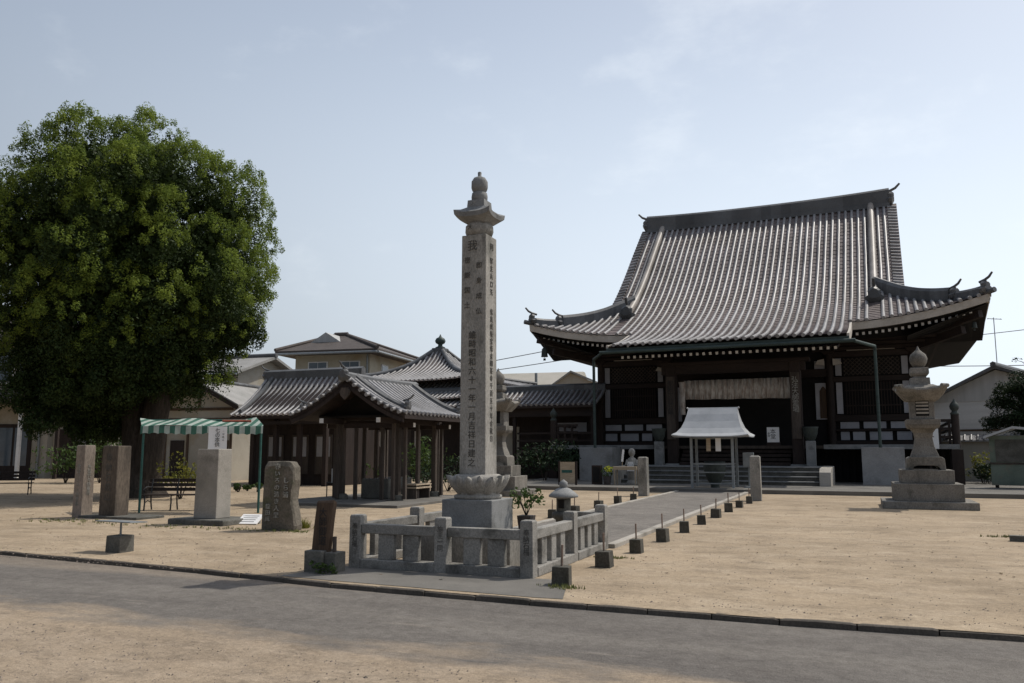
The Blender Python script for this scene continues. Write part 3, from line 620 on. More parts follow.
for sg in (-1, 1):
    def sp(a, b, z0, z1):
        lo, hi = sorted((sg * a, sg * b)); panel(lo, hi, z0, z1)
    for z0, z1 in ((3.36, 4.9), (5.24, 6.1)):
        sp(7.32, 7.6, z0, z1); sp(4.34, 4.62, z0, z1)
    sp(4.45, 5.3, 2.64, 2.96); sp(5.5, 6.5, 2.64, 2.96); sp(6.7, 7.6, 2.64, 2.96)
    sp(4.45, 4.85, 2.08, 2.48); sp(5.0, 5.55, 2.08, 2.48); sp(5.75, 6.75, 2.08, 2.48); sp(6.95, 7.6, 2.08, 2.48)
    lo, hi = sorted((sg * 4.9, sg * 7.5)); panel(lo, hi, 6.46, 6.78, 'plaster_panel', 'eave_white')
    # barred window and lattice transom
    mb = MB(); lo, hi = sorted((sg * 4.72, sg * 7.24)); mb.box(lo, hi, YW - .02, YW + .04, 3.34, 4.91); w = hb(mb, 'lattice_window', 'dark')
    mb = MB()
    for k in range(19):
        x = lo + .08 + (hi - lo - .16) * k / 18; mb.box(x - .022, x + .022, YW - .08, YW - .03, 3.34, 4.91)
    for z in (3.75, 4.5): mb.box(lo, hi, YW - .09, YW - .045, z - .03, z + .03)
    hb(mb, 'window_bars', 'wood', w)
    mb = MB(); mb.box(lo, hi, YW - .02, YW + .04, 5.22, 6.12); w = hb(mb, 'transom', 'dark')
    mb = MB()
    for k in range(-4, 16):
        x = lo + k * .2
        for s in (-1, 1):
            p = Vector((x if s > 0 else x + .85, YW - .05, 5.24)); q = p + Vector((s * .85, 0, .85))
            ts = [t for t in (0, 1)]
            def clip(p, q):
                d = q.x - p.x; t0, t1 = 0, 1
                for b, k2 in ((lo, 1), (hi, -1)):
                    fa = (p.x - b) * k2; fb = (q.x - b) * k2
                    if fa < 0 and fb < 0: return None
                    if fa < 0: t0 = max(t0, fa / (fa - fb))
                    if fb < 0: t1 = min(t1, fa / (fa - fb))
                return (p.lerp(q, t0), p.lerp(q, t1)) if t1 > t0 + .02 else None
            c = clip(p, q)
            if c: mb.beam(c[0] + Vector((0, s * .012, 0)), c[1] + Vector((0, s * .012, 0)), .03, .035)
    hb(mb, 'transom_lattice', 'wood_grey', w)
    # bell-shaped window
    mb = MB(); cx = sg * 3.73
    mb.prism([(cx - .37, 3.1), (cx + .37, 3.1), (cx + .37, 4.9), (cx - .37, 4.9)], 'y', YW - .06, YW + .02); w = hb(mb, 'window_frame', 'plaster')
    mb = MB(); mb.prism([(cx - .19, 3.14), (cx + .19, 3.14), (cx + .17, 4.5), (cx + .08, 4.66), (cx, 4.74), (cx - .08, 4.66), (cx - .17, 4.5)], 'y', YW - .075, YW - .055); hb(mb, 'window_panel', 'wood_brown', w)
    mb = MB(); mb.prism([(cx - .36, 5.2), (cx + .36, 5.2), (cx + .36, 6.0), (cx - .36, 6.0)], 'y', YW - .055, YW + .02); w = hb(mb, 'plaster_panel', 'plaster')
    mb = MB(); mb.prism([(cx - .36, 5.2), (cx + .36, 5.2), (cx + .2, 5.5), (cx, 5.58), (cx - .2, 5.5)], 'y', YW - .07, YW - .052); hb(mb, 'carved_strut', 'wood_h', w)
    # wing rails at the ends of the veranda
    mb = MB(); a, b = sorted((sg * 7.9, sg * 9.2))
    for z in (2.15, 2.5, 2.85): mb.box(a, b, 39.98, 40.08, z - .06, z + .06)
    for z in (2.15, 2.5, 2.85): mb.box(sg * 9.15 - .05, sg * 9.15 + .05, 40.08, 50, z - .061, z + .059)
    for k in range(3): mb.box(sg * (8.2 + k * .38) - .05, sg * (8.2 + k * .38) + .05, 40.0, 40.07, 1.84, 2.8)
    hb(mb, 'railing', 'wood')
    mb = MB(); mb.lathe(sg * 9.2, 40.03, [(.16, 1.7), (.16, 3.1)], 12); mb.lathe(sg * 9.2, 40.03, [(.17, 3.1), (.18, 3.16), (.12, 3.2), (.11, 3.26), (.17, 3.34), (.19, 3.45), (.15, 3.56), (.06, 3.66), (.02, 3.76)], 12, 1); mb.box(sg * 9.2 - .22, sg * 9.2 + .22, 39.85, 40.25, .15, 1.62)
    hb(mb, 'newel_post', ['wood', 'bronze'])
for x in (-4.05, 4.05):
    for s_ in (-1, 1):
        mb = MB(); mb.prism([(x + s_ * .2, 5.75), (x + s_ * .62, 5.82), (x + s_ * .5, 6.02), (x + s_ * .2, 6.08)], 'y', YW - .3, YW - .16); hb(mb, 'beam_nose', 'eave_white', fix=True)
for x in (-7.83, -4.05, 4.05, 7.83):
    mb = MB(); mb.frus(x, YW - .05, 6.3, 6.46, .2, .2, .32, .32); mb.box(x - .75, x + .75, YW - .16, YW + .06, 6.46, 6.6)
    for k in (-.62, 0, .62): mb.frus(x + k, YW - .05, 6.6, 6.76, .11, .11, .16, .16)
    hb(mb, 'bracket_set', 'wood_h')
# veranda with pale edge, dark space beneath
mb = MB(); mb.box(-9.25, 9.25, 39.9, YW, 1.66, 1.8); mb.box(-9.25, -7.8, YW, 60, 1.66, 1.8); mb.box(7.8, 9.25, YW, 60, 1.66, 1.8); hb(mb, 'veranda', 'wood_grey')
for sg in (-1, 1):
    a, b = sorted((sg * 3.9, sg * 9.3)); mb = MB(); mb.box(a, b, 39.84, 39.9, 1.64, 1.84); hb(mb, 'veranda_edge', 'granite_wet')
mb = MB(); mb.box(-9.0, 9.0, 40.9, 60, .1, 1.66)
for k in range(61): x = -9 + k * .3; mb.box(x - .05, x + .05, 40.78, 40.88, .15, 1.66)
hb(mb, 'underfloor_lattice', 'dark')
for sg in (-1, 1):
    mb = MB(); a, b = sorted((sg * 5.5, sg * 7.15)); mb.box(a, b, 38.2, 39.8, .1, 1.72); hb(mb, 'foundation_block', 'plinth', bevel=.02)
    # porch posts on stone feet
    mb = MB(); x = sg * 2.85; mb.box(x - .24, x + .24, 39.3, 39.78, .95, 5.75); p = hb(mb, 'porch_post', 'wood', bevel=.03)
    mb = MB(); mb.frus(x, 39.54, .7, .96, .4, .4, .32, .32); hb(mb, 'post_base', 'granite_wet', p)
    mb = MB(); mb.box(x - .2, x + .2, 39.23, 39.28, 2.1, 5.1); pq = hb(mb, 'name_board', 'wood_grey', p)
    text(vert('聖観世音菩薩' if sg < 0 else '弘法大師霊場'), .3, (x, 39.225 - HY, 4.9), None, 'ink' if sg < 0 else 'chalk').parent = pq
    # stone newel with bronze flower pot
    mb = MB(); x = sg * 3.42; mb.box(x - .2, x + .2, 38.9, 39.3, .7, 2.0); mb.box(x - .26, x + .26, 38.84, 39.36, .7, .86); np_ = hb(mb, 'stair_newel', 'granite_wet', bevel=.02)
    mb = MB(); mb.lathe(x, 39.1, [(.12, 2.0), (.2, 2.06), (.3, 2.3), (.33, 2.55), (.36, 2.62), (.26, 2.62)], 14); hb(mb, 'bronze_basin', 'bronze', np_)
mb = MB(); mb.box(-3.3, 3.3, 39.36, 39.72, 5.2, 5.62); mb.box(-3.5, 3.5, 39.2, 39.9, 5.62, 5.76); hb(mb, 'porch_beam', 'wood_h')
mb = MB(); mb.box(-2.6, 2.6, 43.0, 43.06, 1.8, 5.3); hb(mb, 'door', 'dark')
# stone steps up to the porch, stair to the veranda
for k in range(4):
    mb = MB(); mb.box(-4.35, 3.95, 35.94 + k * .42, 40.2, .13 + k * .19, .13 + (k + 1) * .19 - .05, 1); mb.box(-4.35, 3.95, 35.9 + k * .42, 40.2, .13 + (k + 1) * .19 - .05, .13 + (k + 1) * .19 - .002, 0); hb(mb, 'stone_step', ['granite_wet', 'stone_dark'], bevel=.01)
for sg in (-1, 1):
    a, b = sorted((sg * 4.36, sg * 4.75)) if sg < 0 else (3.96, 4.4)
    mb = MB(); mb.prism([(35.75, .1), (38.2, .1), (38.2, .92), (36.1, .86), (35.8, .7)], 'x', a, b); hb(mb, 'step_cheek', 'granite_pale', bevel=.015)
for k in range(5):
    mb = MB(); mb.box(-2.5, 2.5, 39.2 + k * .28, 39.2 + k * .28 + .34, .9 + k * .19, .94 + (k) * .19 + .1); hb(mb, 'wooden_stair', 'wood')
# curtain, notice boards and wind bells of the hall
def hp(x, y, z): return HO + lat * x + dep * (y - HY) + ZU * z
mb = MB(); secs = []
for i in range(121):
    x = -2.4 + 4.95 * i / 120; y = .05 * math.sin(i * .9) + .03 * math.sin(i * 2.3)
    bot = 4.03 + .012 * math.sin(i * .21) - .04 * (i / 120)
    secs.append([(x, y, 4.95), (x, y + .03, 4.95), (x, y + .03 + .04 * math.sin(i * 1.3), bot), (x, y + .04 * math.sin(i * 1.3), bot)])
mb.loft(secs, 0, True)
secs = []
for i in range(9): z = 4.9 - i * .2; w = .16 - .006 * i; secs.append([(-2.5 - w + .03 * math.sin(i), -.03, z), (-2.5 + w + .03 * math.sin(i), -.03, z), (-2.5 + w, .06, z), (-2.5 - w, .06, z)])
mb.loft(secs, 0, True)
cu = mb.build('curtain', 'curtain', None, (0, 0, 0), loc=hp(0, 40.2, 0), rz=HA, fix=True); tag(cu, 'faded patterned cloth curtain hung across the entrance of the big hall', 'curtain')
nb = thing('notice_board', 'small white notice board standing in the dark hall entrance', 'notice', hp(1.73, 39.9, 1.9), HA)
mb = MB(); mb.box(-.27, .27, -.02, .02, 0.05, .74); mb.build('board', 'paper', nb); mb = MB(); mb.box(-.3, .3, -.035, .035, -.1, .05); mb.build('stand', 'wood', nb)
text(vert('本堂'), .26, (0, -.022, .66), nb, 'ink'); text(vert('参拝'), .12, (-.19, -.022, .5), nb, 'ink')
for i, sg in enumerate((-1, 1)):
    bl = thing('wind_bell', 'dark bronze wind bell hanging under the left eave corner of the big hall' if sg < 0 else 'dark bronze wind bell hanging under the right eave corner of the big hall', 'bell', hp(sg * (10.25 if sg < 0 else 10.3), 41.4, 6.62 if sg < 0 else 6.95), HA, 'wind bells of the big hall')
    if sg > 0: bl.scale = (.55, .55, .55)
    mb = MB(); mb.lathe(0, 0, [(.2, 0), (.18, .06), (.165, .3), (.15, .42), (.08, .5), (.03, .52)], 10); mb.build('bell_body', 'bronze', bl)
    mb = MB(); mb.tube([(0, 0, .5), (0, 0, .92)], .015, 6); mb.build('chain', 'bronze', bl)
    mb = MB(); mb.tube([(0, 0, .1), (0, 0, -.12)], .01, 6); mb.box(-.07, .07, -.01, .01, -.2, -.08); mb.build('clapper', 'bronze', bl)

# ------------------------------------------------------------------ memorial pillar
PC = Vector((-5.11, 11.1, 0))
pil = thing('memorial_pillar', 'tall square granite memorial pillar with carved writing, lotus base and pagoda finial', 'pillar', PC)
mb = MB(); mb.box(-.78, .8, -.72, .78, 0, .44); mb.build('platform', 'granite', pil, bevel=.015)
mb = MB(); mb.box(-.39, .39, -.39, .39, .44, .9); mb.build('pedestal', 'granite_wet', pil, bevel=.012)
mb = MB(); mb.lathe(0, 0, [(.33, .9), (.35, .92), (.35, .95), (.3, .97), (.31, 1.0), (.37, 1.04), (.41, 1.12), (.42, 1.2), (.3, 1.25)], 32)
for k in range(16):
    a = 2 * math.pi * k / 16 + .1; up_ = k % 2; d = Vector((math.cos(a), math.sin(a), 0)); u = Vector((-d.y, d.x, 0))
    secs = []
    for t in lin(0, 1, 8):
        w = (.115 if not up_ else .085) * math.sin(math.pi * (.22 + .78 * t)) ** .55 + .003; z = .98 + .245 * t + .015 * up_; r = .31 + .125 * math.sin(min(1, t * 1.25) * 1.57) + .035 * t ** 4 - .018 * up_
        secs.append([d * (r - .06) - u * w + ZU * z, d * (r - .005) - u * w * .6 + ZU * z, d * (r + .022) + ZU * z, d * (r - .005) + u * w * .6 + ZU * z, d * (r - .06) + u * w + ZU * z])
    mb.loft(secs, 0, True)
mb.build('lotus_base', 'granite', pil, fix=True)
mb = MB(); mb.frus(0, 0, 1.24, 4.79, .206, .206, .198, .198); shaft = mb.build('shaft', 'granite', pil, bevel=.01)
tk = dict(mat='engrave', depth=.003)
text('我', .17, (-.02, -.203, 4.7), shaft, sx=1.0, **tk)
text(vert('密厳国土'), .1, (-.1, -.205, 4.45), shaft, line=2.27, **tk)
text(vert('即身成仏'), .1, (.09, -.205, 4.36), shaft, line=2.3, **tk)
text(vert('維時昭和六十一年一月吉祥日建之'), .125, (-.01, -.2085, 3.33), shaft, line=1.06, **tk)
text('阿', .12, (.203, --.01, 4.68), shaft, rot=(90, 0, 90), **tk)
text(vert('智主兵口天'), .1, (.205, 0, 4.46), shaft, rot=(90, 0, 90), line=1.2, **tk)
text(vert('信真供養宝塔金剛峯寺千百五十年合敬白'), .1, (.2075, 0, 3.68), shaft, rot=(90, 0, 90), line=1.1, **tk)
mb = MB(); mb.lathe(0, 0, [(.14, 4.78), (.19, 4.8), (.215, 4.87), (.21, 4.95), (.17, 5.0)], 20); nk = mb.build('round_neck', 'granite', pil, fix=True)
text('大', .09, (-.06, -.208, 4.95), nk, **tk)
def pagoda_cap(mb, hw, z0, z1, ztop, top, tip=.07, n=8, under=.55):
    # four-sided roof stone with upturned corners
    ring = []
    def side_pts(w, z, curve, n=n):
        r = []
        for s in range(4):
            for k in range(n):
                t = -1 + 2 * k / n; c = abs(t) ** 3
                p = (t * w, -w) if s == 0 else (w, t * w) if s == 1 else (-t * w, w) if s == 2 else (-w, -t * w)
                e = 1 + .04 * c * (curve > 0)
                r.append(Vector((p[0] * e, p[1] * e, z + curve * c)))
        return r
    mb.loft([side_pts(hw * under, z0, 0), side_pts(hw * .97, z0 + (z1 - z0) * .5, tip), side_pts(hw, z1, tip), side_pts(hw * .72, z1 + (ztop - z1) * .22, tip * .35), side_pts(hw * .5, z1 + (ztop - z1) * .5, 0), side_pts(top, ztop, 0)])
mb = MB(); pagoda_cap(mb, .285, 4.99, 5.13, 5.35, .135, .05, under=.55); cp = mb.build('cap_stone', 'granite_wet', pil, fix=True)
text('火', .08, (0, -.19, 5.3), cp, rot=(50, 0, 0), **tk)
mb = MB(); mb.lathe(0, 0, [(.1, 5.33), (.12, 5.36), (.125, 5.42), (.115, 5.48), (.085, 5.495), (.112, 5.52), (.127, 5.57), (.125, 5.66), (.09, 5.72), (.035, 5.745), (.028, 5.75), (.03, 5.81), (.022, 5.82)], 20); mb.build('finial', 'granite_wet', pil, fix=True)

# stone enclosure round the pillar
fen = thing('stone_fence', 'low grey granite railing enclosing the tall memorial pillar', 'fence', (-5.12, 11.6, 0))
fo = (-5.12, 11.6, 0)
def fpost(x, y, txt=None):
    mb = MB(); mb.frus(0, 0, 0, .69, .088, .088, .085, .085); mb.frus(0, 0, .69, .712, .085, .085, .072, .072)
    p = mb.build('fence_post', 'fence_stone', fen, bevel=.004, loc=(x - fo[0], y - fo[1], 0))
    if txt: text(vert(txt), .09, (0, -.0895, .6), p, 'engrave', depth=.001)
fpost(-6.44, 10.02, '奉納石柵'); fpost(-5.12, 10.02, '施主一同'); fpost(-3.9, 10.02, '奉納石柵')
for x in (-6.44, -3.9): fpost(x, 11.7); fpost(x, 13.3)
def frun(x0, y0, x1, y1, n, wide):
    d = Vector((x1 - x0, y1 - y0, 0)); L = d.length; d.normalize(); a = Vector((x0, y0, 0)) + d * .09; b = Vector((x1, y1, 0)) - d * .09
    mb = MB(); mb.beam(a + ZU * .525, b + ZU * .525, .13, .13); mb.build('rail', 'fence_stone', fen, fo, bevel=.012)
    mb = MB(); mb.beam(a + ZU * .06, b + ZU * .06, .2, .12); mb.build('plinth', 'fence_stone', fen, fo, bevel=.01)
    for k in range(n):
        p = a.lerp(b, (k + 1) / (n + 1)); hw = d * wide / 2
        mb = MB(); mb.beam(p - hw + ZU * .29, p + hw + ZU * .29, .09, .345); mb.build('baluster', 'fence_stone', fen, fo, bevel=.012)
frun(-6.44, 10.02, -5.12, 10.02, 2, .24); frun(-5.12, 10.02, -3.9, 10.02, 2, .24)
for x in (-6.44, -3.9): frun(x, 10.02, x, 11.7, 3, .2); frun(x, 11.7, x, 13.3, 3, .2)
frun(-6.44, 13.3, -5.7, 13.3, 1, .2); frun(-4.6, 13.3, -3.9, 13.3, 1, .2)

# potted shrub on the platform
pt = thing('potted_shrub', 'leafy shrub in a dark square pot beside the memorial pillar', 'potted plant', (-4.56, 11.62, .44))
mb = MB(); mb.frus(0, 0, 0, .2, .09, .09, .11, .11); mb.box(-.1, .1, -.1, .1, .17, .19, 1); mb.build('pot', ['terracotta', 'soil'], pt, bevel=.006)
mb = MB()
for k in range(9): a = k * .7; mb.tube([(0, 0, .18), (.07 * math.cos(a), .07 * math.sin(a), .34), (.2 * math.cos(a), .2 * math.sin(a), .5 + .03 * (k % 3))], [.008, .006, .003], 5)
mb.build('stems', 'bark', pt)
mb = MB(); rr = random.Random(3)
for k in range(16): a = rr.random() * 6.28; r_ = .08 + .17 * rr.random(); leaves(mb, (r_ * math.cos(a), r_ * math.sin(a), .32 + .25 * rr.random()), (.07, .07, .06), 16, .035, rng=rr)
mb.build('foliage', 'leaf_shrub', pt)

# small stone lantern behind the enclosure
sl_ = thing('small_stone_lantern', 'little round grey stone lantern just behind the granite railing', 'stone lantern', (-4.66, 13.62, 0))
mb = MB(); mb.lathe(0, 0, [(.2, 0), (.19, .1), (.14, .16), (.12, .3), (.14, .42), (.2, .46), (.2, .54), (.15, .56)], 16); mb.build('stem', 'stone_dark', sl_)
mb = MB(); mb.lathe(0, 0, [(.12, .56), (.13, .6), (.13, .78), (.12, .8)], 8); fb = mb.build('fire_box', 'stone_dark', sl_)
mb = MB(); mb.box(-.05, .05, -.135, -.12, .62, .76); mb.build('opening', 'dark', fb)
mb = MB(); mb.lathe(0, 0, [(.12, .78), (.25, .8), (.255, .83), (.2, .88), (.12, .94), (.07, .96)], 24); mb.build('cap_stone', 'granite_wet', sl_, fix=True)
mb = MB(); mb.lathe(0, 0, [(.05, .95), (.06, .97), (.075, 1.0), (.07, 1.05), (.03, 1.08), (.005, 1.1)], 16); mb.build('finial', 'granite_wet', sl_)

# ------------------------------------------------------------------ marker blocks along the path
ORD = ['nearest', 'second', 'third', 'fourth', 'fifth', 'sixth', 'seventh', 'eighth', 'ninth', 'tenth', 'eleventh']
def marker():
    r = thing('stake_block', 'x', 'marker', (0, 0, 0), 0, 'stake blocks along the path')
    mb = MB(); mb.frus(0, 0, -.01, .22, .1, .1, .095, .095); mb.build('block', 'concrete_dark', r, bevel=.008)
    mb = MB(); mb.tube([(0, 0, .2), (.004, 0, .47)], .014, 6); mb.build('stake', 'wood_stake', r)
    return r
mk0 = None
RY = [9.64, 11.31, 13.02, 14.76, 16.55, 18.45, 20.4, 22.4, 24.2, 26.1]; LY = [18.82, 20.46, 22.6, 24.6, 26.45]
RXX = [-3.33, -3.28, -3.25, -3.21, -3.17, -3.16, -3.15, -3.13, -3.08, -3.03]
spots = [(x, y, f'{ORD[i]} dark concrete block with a thin stake right of the path, counted from the road') for i, (x, y) in enumerate(zip(RXX, RY))] + \
        [(-6.72 + .01 * i, y, f'{ORD[i]} dark concrete block with a thin stake left of the path, counted from the road') for i, y in enumerate(LY)]
rr = random.Random(5)
for x, y, lb in spots:
    if mk0 is None: mk0 = marker(); o = mk0; o.location = (x, y, 0); o['label'] = lb
    else: o = dup(mk0, (x, y, 0), None, lb)
    o.rotation_euler = (rr.uniform(-.02, .02), rr.uniform(-.03, .03), rr.uniform(-.25, .25))
    k = rr.uniform(.9, 1.08); o.scale = (k, k, rr.uniform(.85, 1.05))

# gate posts at the head of the path
for i, (x, y, h, lb) in enumerate(((-6.94, 28.98, 1.36, 'plain square stone post left of the far end of the path'), (-2.98, 27.6, 1.42, 'plain square stone post right of the far end of the path'))):
    mb = MB(); mb.frus(0, 0, 0, h - .03, .165, .165, .155, .155); mb.frus(0, 0, h - .03, h, .155, .155, .1, .1)
    o = mb.build('stone_post', 'granite', None, bevel=.012, loc=(x, y, 0), rz=.02 * i); tag(o, lb, 'stone post', 'stone posts at the head of the path')

# ------------------------------------------------------------------ large stone lanterns
def big_lantern(loc, label, rz=0):
    r = thing('stone_lantern', label, 'stone lantern', loc, rz, 'tall stone lanterns')
    def part(name, mb, m='lantern_stone', bevel=.015, p=r, fix=True): return mb.build(name, m, p, bevel=bevel, fix=fix)
    part('base_step', MB().box(-1.18, 1.18, -1.0, 1.0, 0, .2)); part('base_step', MB().box(-.87, .87, -.8, .8, .2, .68)); part('base_step', MB().box(-.67, .67, -.62, .62, .68, 1.05))
    mb = MB(); mb.prism([(-.49, 1.05), (-.36, 1.05), (-.3, 1.14), (-.2, 1.17), (.2, 1.17), (.3, 1.14), (.36, 1.05), (.49, 1.05), (.47, 1.36), (.4, 1.41), (-.4, 1.41), (-.47, 1.36)], 'y', -.46, .46); part('footed_base', mb)
    mb = MB(); mb.lathe(0, 0, [(.5, 1.41), (.46, 1.5), (.36, 1.7), (.31, 1.93), (.34, 2.08), (.44, 2.18), (.46, 2.22)], 4, rot=math.pi / 4, smooth=False); part('waisted_stem', mb)
    mb = MB(); mb.frus(0, 0, 2.2, 2.3, .38, .38, .43, .43); mb.box(-.43, .43, -.43, .43, 2.3, 2.46); part('middle_platform', mb)
    mb = MB(); mb.box(-.31, .31, -.31, .31, 2.46, 3.06); fb = part('fire_box', mb)
    mb = MB(); mb.box(-.17, .17, -.318, -.3, 2.55, 2.98); w = part('window', mb, 'dark', 0, fb)
    mb = MB()
    for z in (2.64, 2.74, 2.84, 2.93): mb.box(-.16, .16, -.33, -.312, z - .028, z + .022)
    part('window_slats', mb, 'granite_pale', 0, w)
    mb = MB()
    def ring_(w, z, tip, n=10):
        r_ = []
        for q in range(4):
            for k in range(n):
                t = -1 + 2 * k / n; c = abs(t) ** 4
                x, y = [(t * w, -w), (w, t * w), (-t * w, w), (-w, -t * w)][q]; r_.append(Vector((x * (1 + .05 * c), y * (1 + .05 * c), z + tip * c - .03 * (abs(t) < .3) * (tip > 0))))
        return r_
    mb.loft([ring_(.38, 2.98, 0), ring_(.46, 3.06, .02), ring_(.6, 3.22, .07), ring_(.64, 3.3, .09), ring_(.6, 3.36, .07), ring_(.46, 3.36, 0), ring_(.3, 3.44, 0)])
    for sx_ in (-1, 1):
        for sy_ in (-1, 1):
            u = Vector((sx_, -sy_, 0)).normalized() * .12; c_ = Vector((sx_ * .58, sy_ * .58, 3.385)); mb.tube([c_ - u, c_ + u], .055, 10)
    part('cap_stone', mb, 'lantern_stone', .01)
    mb = MB(); mb.frus(0, 0, 3.42, 3.64, .26, .26, .25, .25); mb.frus(0, 0, 3.64, 3.7, .17, .17, .17, .17); mb.frus(0, 0, 3.7, 3.76, .2, .2, .245, .245); mb.frus(0, 0, 3.76, 3.93, .245, .245, .235, .235); part('neck_stones', mb)
    mb = MB(); mb.lathe(0, 0, [(.1, 3.94), (.16, 3.98), (.22, 4.08), (.24, 4.2), (.2, 4.32), (.11, 4.4), (.05, 4.46), (.012, 4.56)], 18); part('finial', mb, 'lantern_stone', 0)
    return r
lb1 = big_lantern((1.8, 26.3, 0), 'tall stepped stone lantern standing alone before the right end of the big hall')
pL = g(498, 495)
o = dup(lb1, (pL.x, pL.y, 0), .1, 'tall stone lantern partly hidden behind the memorial pillar')

# ------------------------------------------------------------------ incense shelter in front of the hall
hut = thing('incense_shelter', 'small four-post incense shelter with a pale flared metal roof before the hall steps', 'shelter', (-5.12, 33.2, .15)); hut.scale = (.95, .95, .96)
mb = MB(); secs = []
for t, hx, hy, z in ((0, 1.52, 1.15, 2.02), (.0, 1.52, 1.15, 2.06), (.2, 1.36, .95, 2.17), (.4, 1.2, .72, 2.38), (.6, 1.1, .48, 2.66), (.8, 1.03, .26, 2.96), (1, 1.0, .06, 3.2)):
    n = 8; pts = []
    for s, (ax, ay, bx, by) in enumerate(((-1, -1, 1, -1), (1, -1, 1, 1), (1, 1, -1, 1), (-1, 1, -1, -1))):
        for k in range(n):
            u = k / n; x = ax + (bx - ax) * u; y = ay + (by - ay) * u; c = (2 * abs(u - .5)) ** 4 * .07 * (1 - t) ** 2
            pts.append((x * hx, y * hy, z + c))
    secs.append(pts)
mb.loft(secs); rf = mb.build('roof', 'metal_pale', hut, fix=True)
mb = MB(); mb.tube([(-1.07, 0, 3.24), (-1.0, 0, 3.2), (1.0, 0, 3.2), (1.07, 0, 3.24)], .04, 8); mb.build('ridge_cap', 'metal_pale', rf)
for sx_ in (-1, 1):
    for sy_ in (-1, 1):
        mb = MB(); mb.box(sx_ * .82 - .05, sx_ * .82 + .05, sy_ * .6 - .05, sy_ * .6 + .05, 0, 2.05); mb.build('post', 'steel', hut)
for z in (.18, .62, .95, 1.98):
    for sy_ in (-1, 1):
        mb = MB(); mb.beam((-.77, sy_ * .6, z), (.77, sy_ * .6, z), .04, .05); mb.build('rail', 'steel', hut)
mb = MB(); mb.lathe(0, 0, [(.18, 0), (.16, .08), (.3, .3), (.42, .62), (.44, .85), (.38, .92), (.42, 1.0), (.36, 1.0), (.33, .9)], 18)
cen = tag(mb.build('incense_burner', 'bronze', None, loc=(-5.12, 33.2, .15)), 'round dark bronze incense burner under the pale roofed shelter', 'incense burner')
for x, w, t, lb in ((-.05, .2, 'paper', 'narrow white paper slip hanging on the right under the shelter roof'), (-.42, .16, 'wood_pale', 'small pale wooden tag hanging on the left under the shelter roof')):
    mb = MB(); mb.box(-w / 2, w / 2, -.01, .01, -.5, 0); tag(mb.build('hanging_tag', t, None, loc=(-5.12 + x + .3, 32.62, 2.05)), lb, 'tag')
# blue-grey bucket stand right of the shelter
mb = MB(); mb.box(-.2, .2, -.12, .12, .8, 1.35); mb.box(-.03, .03, -.03, .03, 0, .8); mb.frus(0, 0, 0, .06, .2, .2, .16, .16)
o = mb.build('sign_stand', 'steel', None, bevel=.01, loc=(-3.85, 33.4, .15)); tag(o, 'narrow grey sign stand just right of the incense shelter', 'sign stand')

# offering table group left of the stone post
tb = thing('offering_table', 'small pale wooden table on thin legs left of the hall steps', 'table', (-8.95, 34.3, .15), HA)
mb = MB(); mb.box(-.5, .5, -.22, .22, .62, .76); mb.build('table_top', 'wood_pale', tb, bevel=.008)
for sx_ in (-1, 1):
    for sy_ in (-1, 1): mb = MB(); mb.box(sx_ * .45 - .025, sx_ * .45 + .025, sy_ * .18 - .025, sy_ * .18 + .025, 0, .62); mb.build('leg', 'wood_pale', tb)
st = thing('stone_statue', 'small grey stone monk statue behind the pale offering table', 'statue', (-8.92, 35.2, .15), HA)
mb = MB(); mb.lathe(0, 0, [(.26, 0), (.25, .1), (.2, .14), (.2, .2)], 12); mb.build('plinth', 'granite', st)
mb = MB(); mb.lathe(0, 0, [(.2, .2), (.22, .3), (.2, .7), (.21, .95), (.17, 1.08), (.08, 1.14), (.07, 1.18), (.12, 1.24), (.145, 1.34), (.13, 1.44), (.07, 1.51), (.01, 1.53)], 16)
for sx_ in (-1, 1): mb.tube([(sx_ * .19, 0, 1.02), (sx_ * .23, -.08, .8), (sx_ * .06, -.22, .82)], [.07, .065, .045], 8)
mb.tube([(0, -.12, 1.37), (0, -.165, 1.33)], .02, 6); mb.build('figure', 'granite', st)
mb = MB(); mb.prism([(-.16, .55), (.16, .55), (.12, .95), (-.12, .95)], 'y', -.24, -.225); mb.build('bib', 'paper', st)
o = thing('paper_streamer', 'white twisted paper streamer on a stick on the offering table', 'streamer', (-9.12, 34.3, .91), HA)
mb = MB(); mb.tube([(0, 0, 0), (.06, 0, .72)], .012, 6); mb.build('stick', 'wood_pale', o); mb = MB()
for k in range(5): mb.box(.01 + k * .012 - .04, .01 + k * .012 + .05, -.02 + .006 * (k % 2), -.012 + .006 * (k % 2), .2 + k * .1, .31 + k * .1)
mb.build('paper_fold', 'paper', o)
fl = thing('flower_bucket', 'dark bucket of yellow flowers left of the offering table', 'flowers', (-9.75, 34.2, .15))
mb = MB(); mb.lathe(0, 0, [(.14, 0), (.18, .35), (.17, .35), (.13, .05)], 14); mb.build('bucket', 'terracotta', fl)
mb = MB(); rr = random.Random(8); leaves(mb, (0, 0, .5), (.25, .25, .22), 120, .05, rng=rr); mb.build('foliage', 'leaf_shrub', fl)
mb = MB(); leaves(mb, (.1, -.05, .66), (.2, .2, .14), 110, .04, rng=rr); mb.build('blossom', 'petal', fl)
o = thing('wooden_box', 'dark open wooden box left of the flower bucket', 'box', (-10.25, 34.4, .15), .1)
mb = MB(); mb.box(-.2, .2, -.18, .18, 0, .8); mb.build('case', 'wood', o, bevel=.01); mb = MB(); mb.box(-.14, .14, -.19, -.18, .1, .72); mb.build('panel', 'dark', o)
o = thing('notice_board', 'pale upright notice board standing behind the small lantern', 'notice', (-11.2, 33.3, .15), .1)
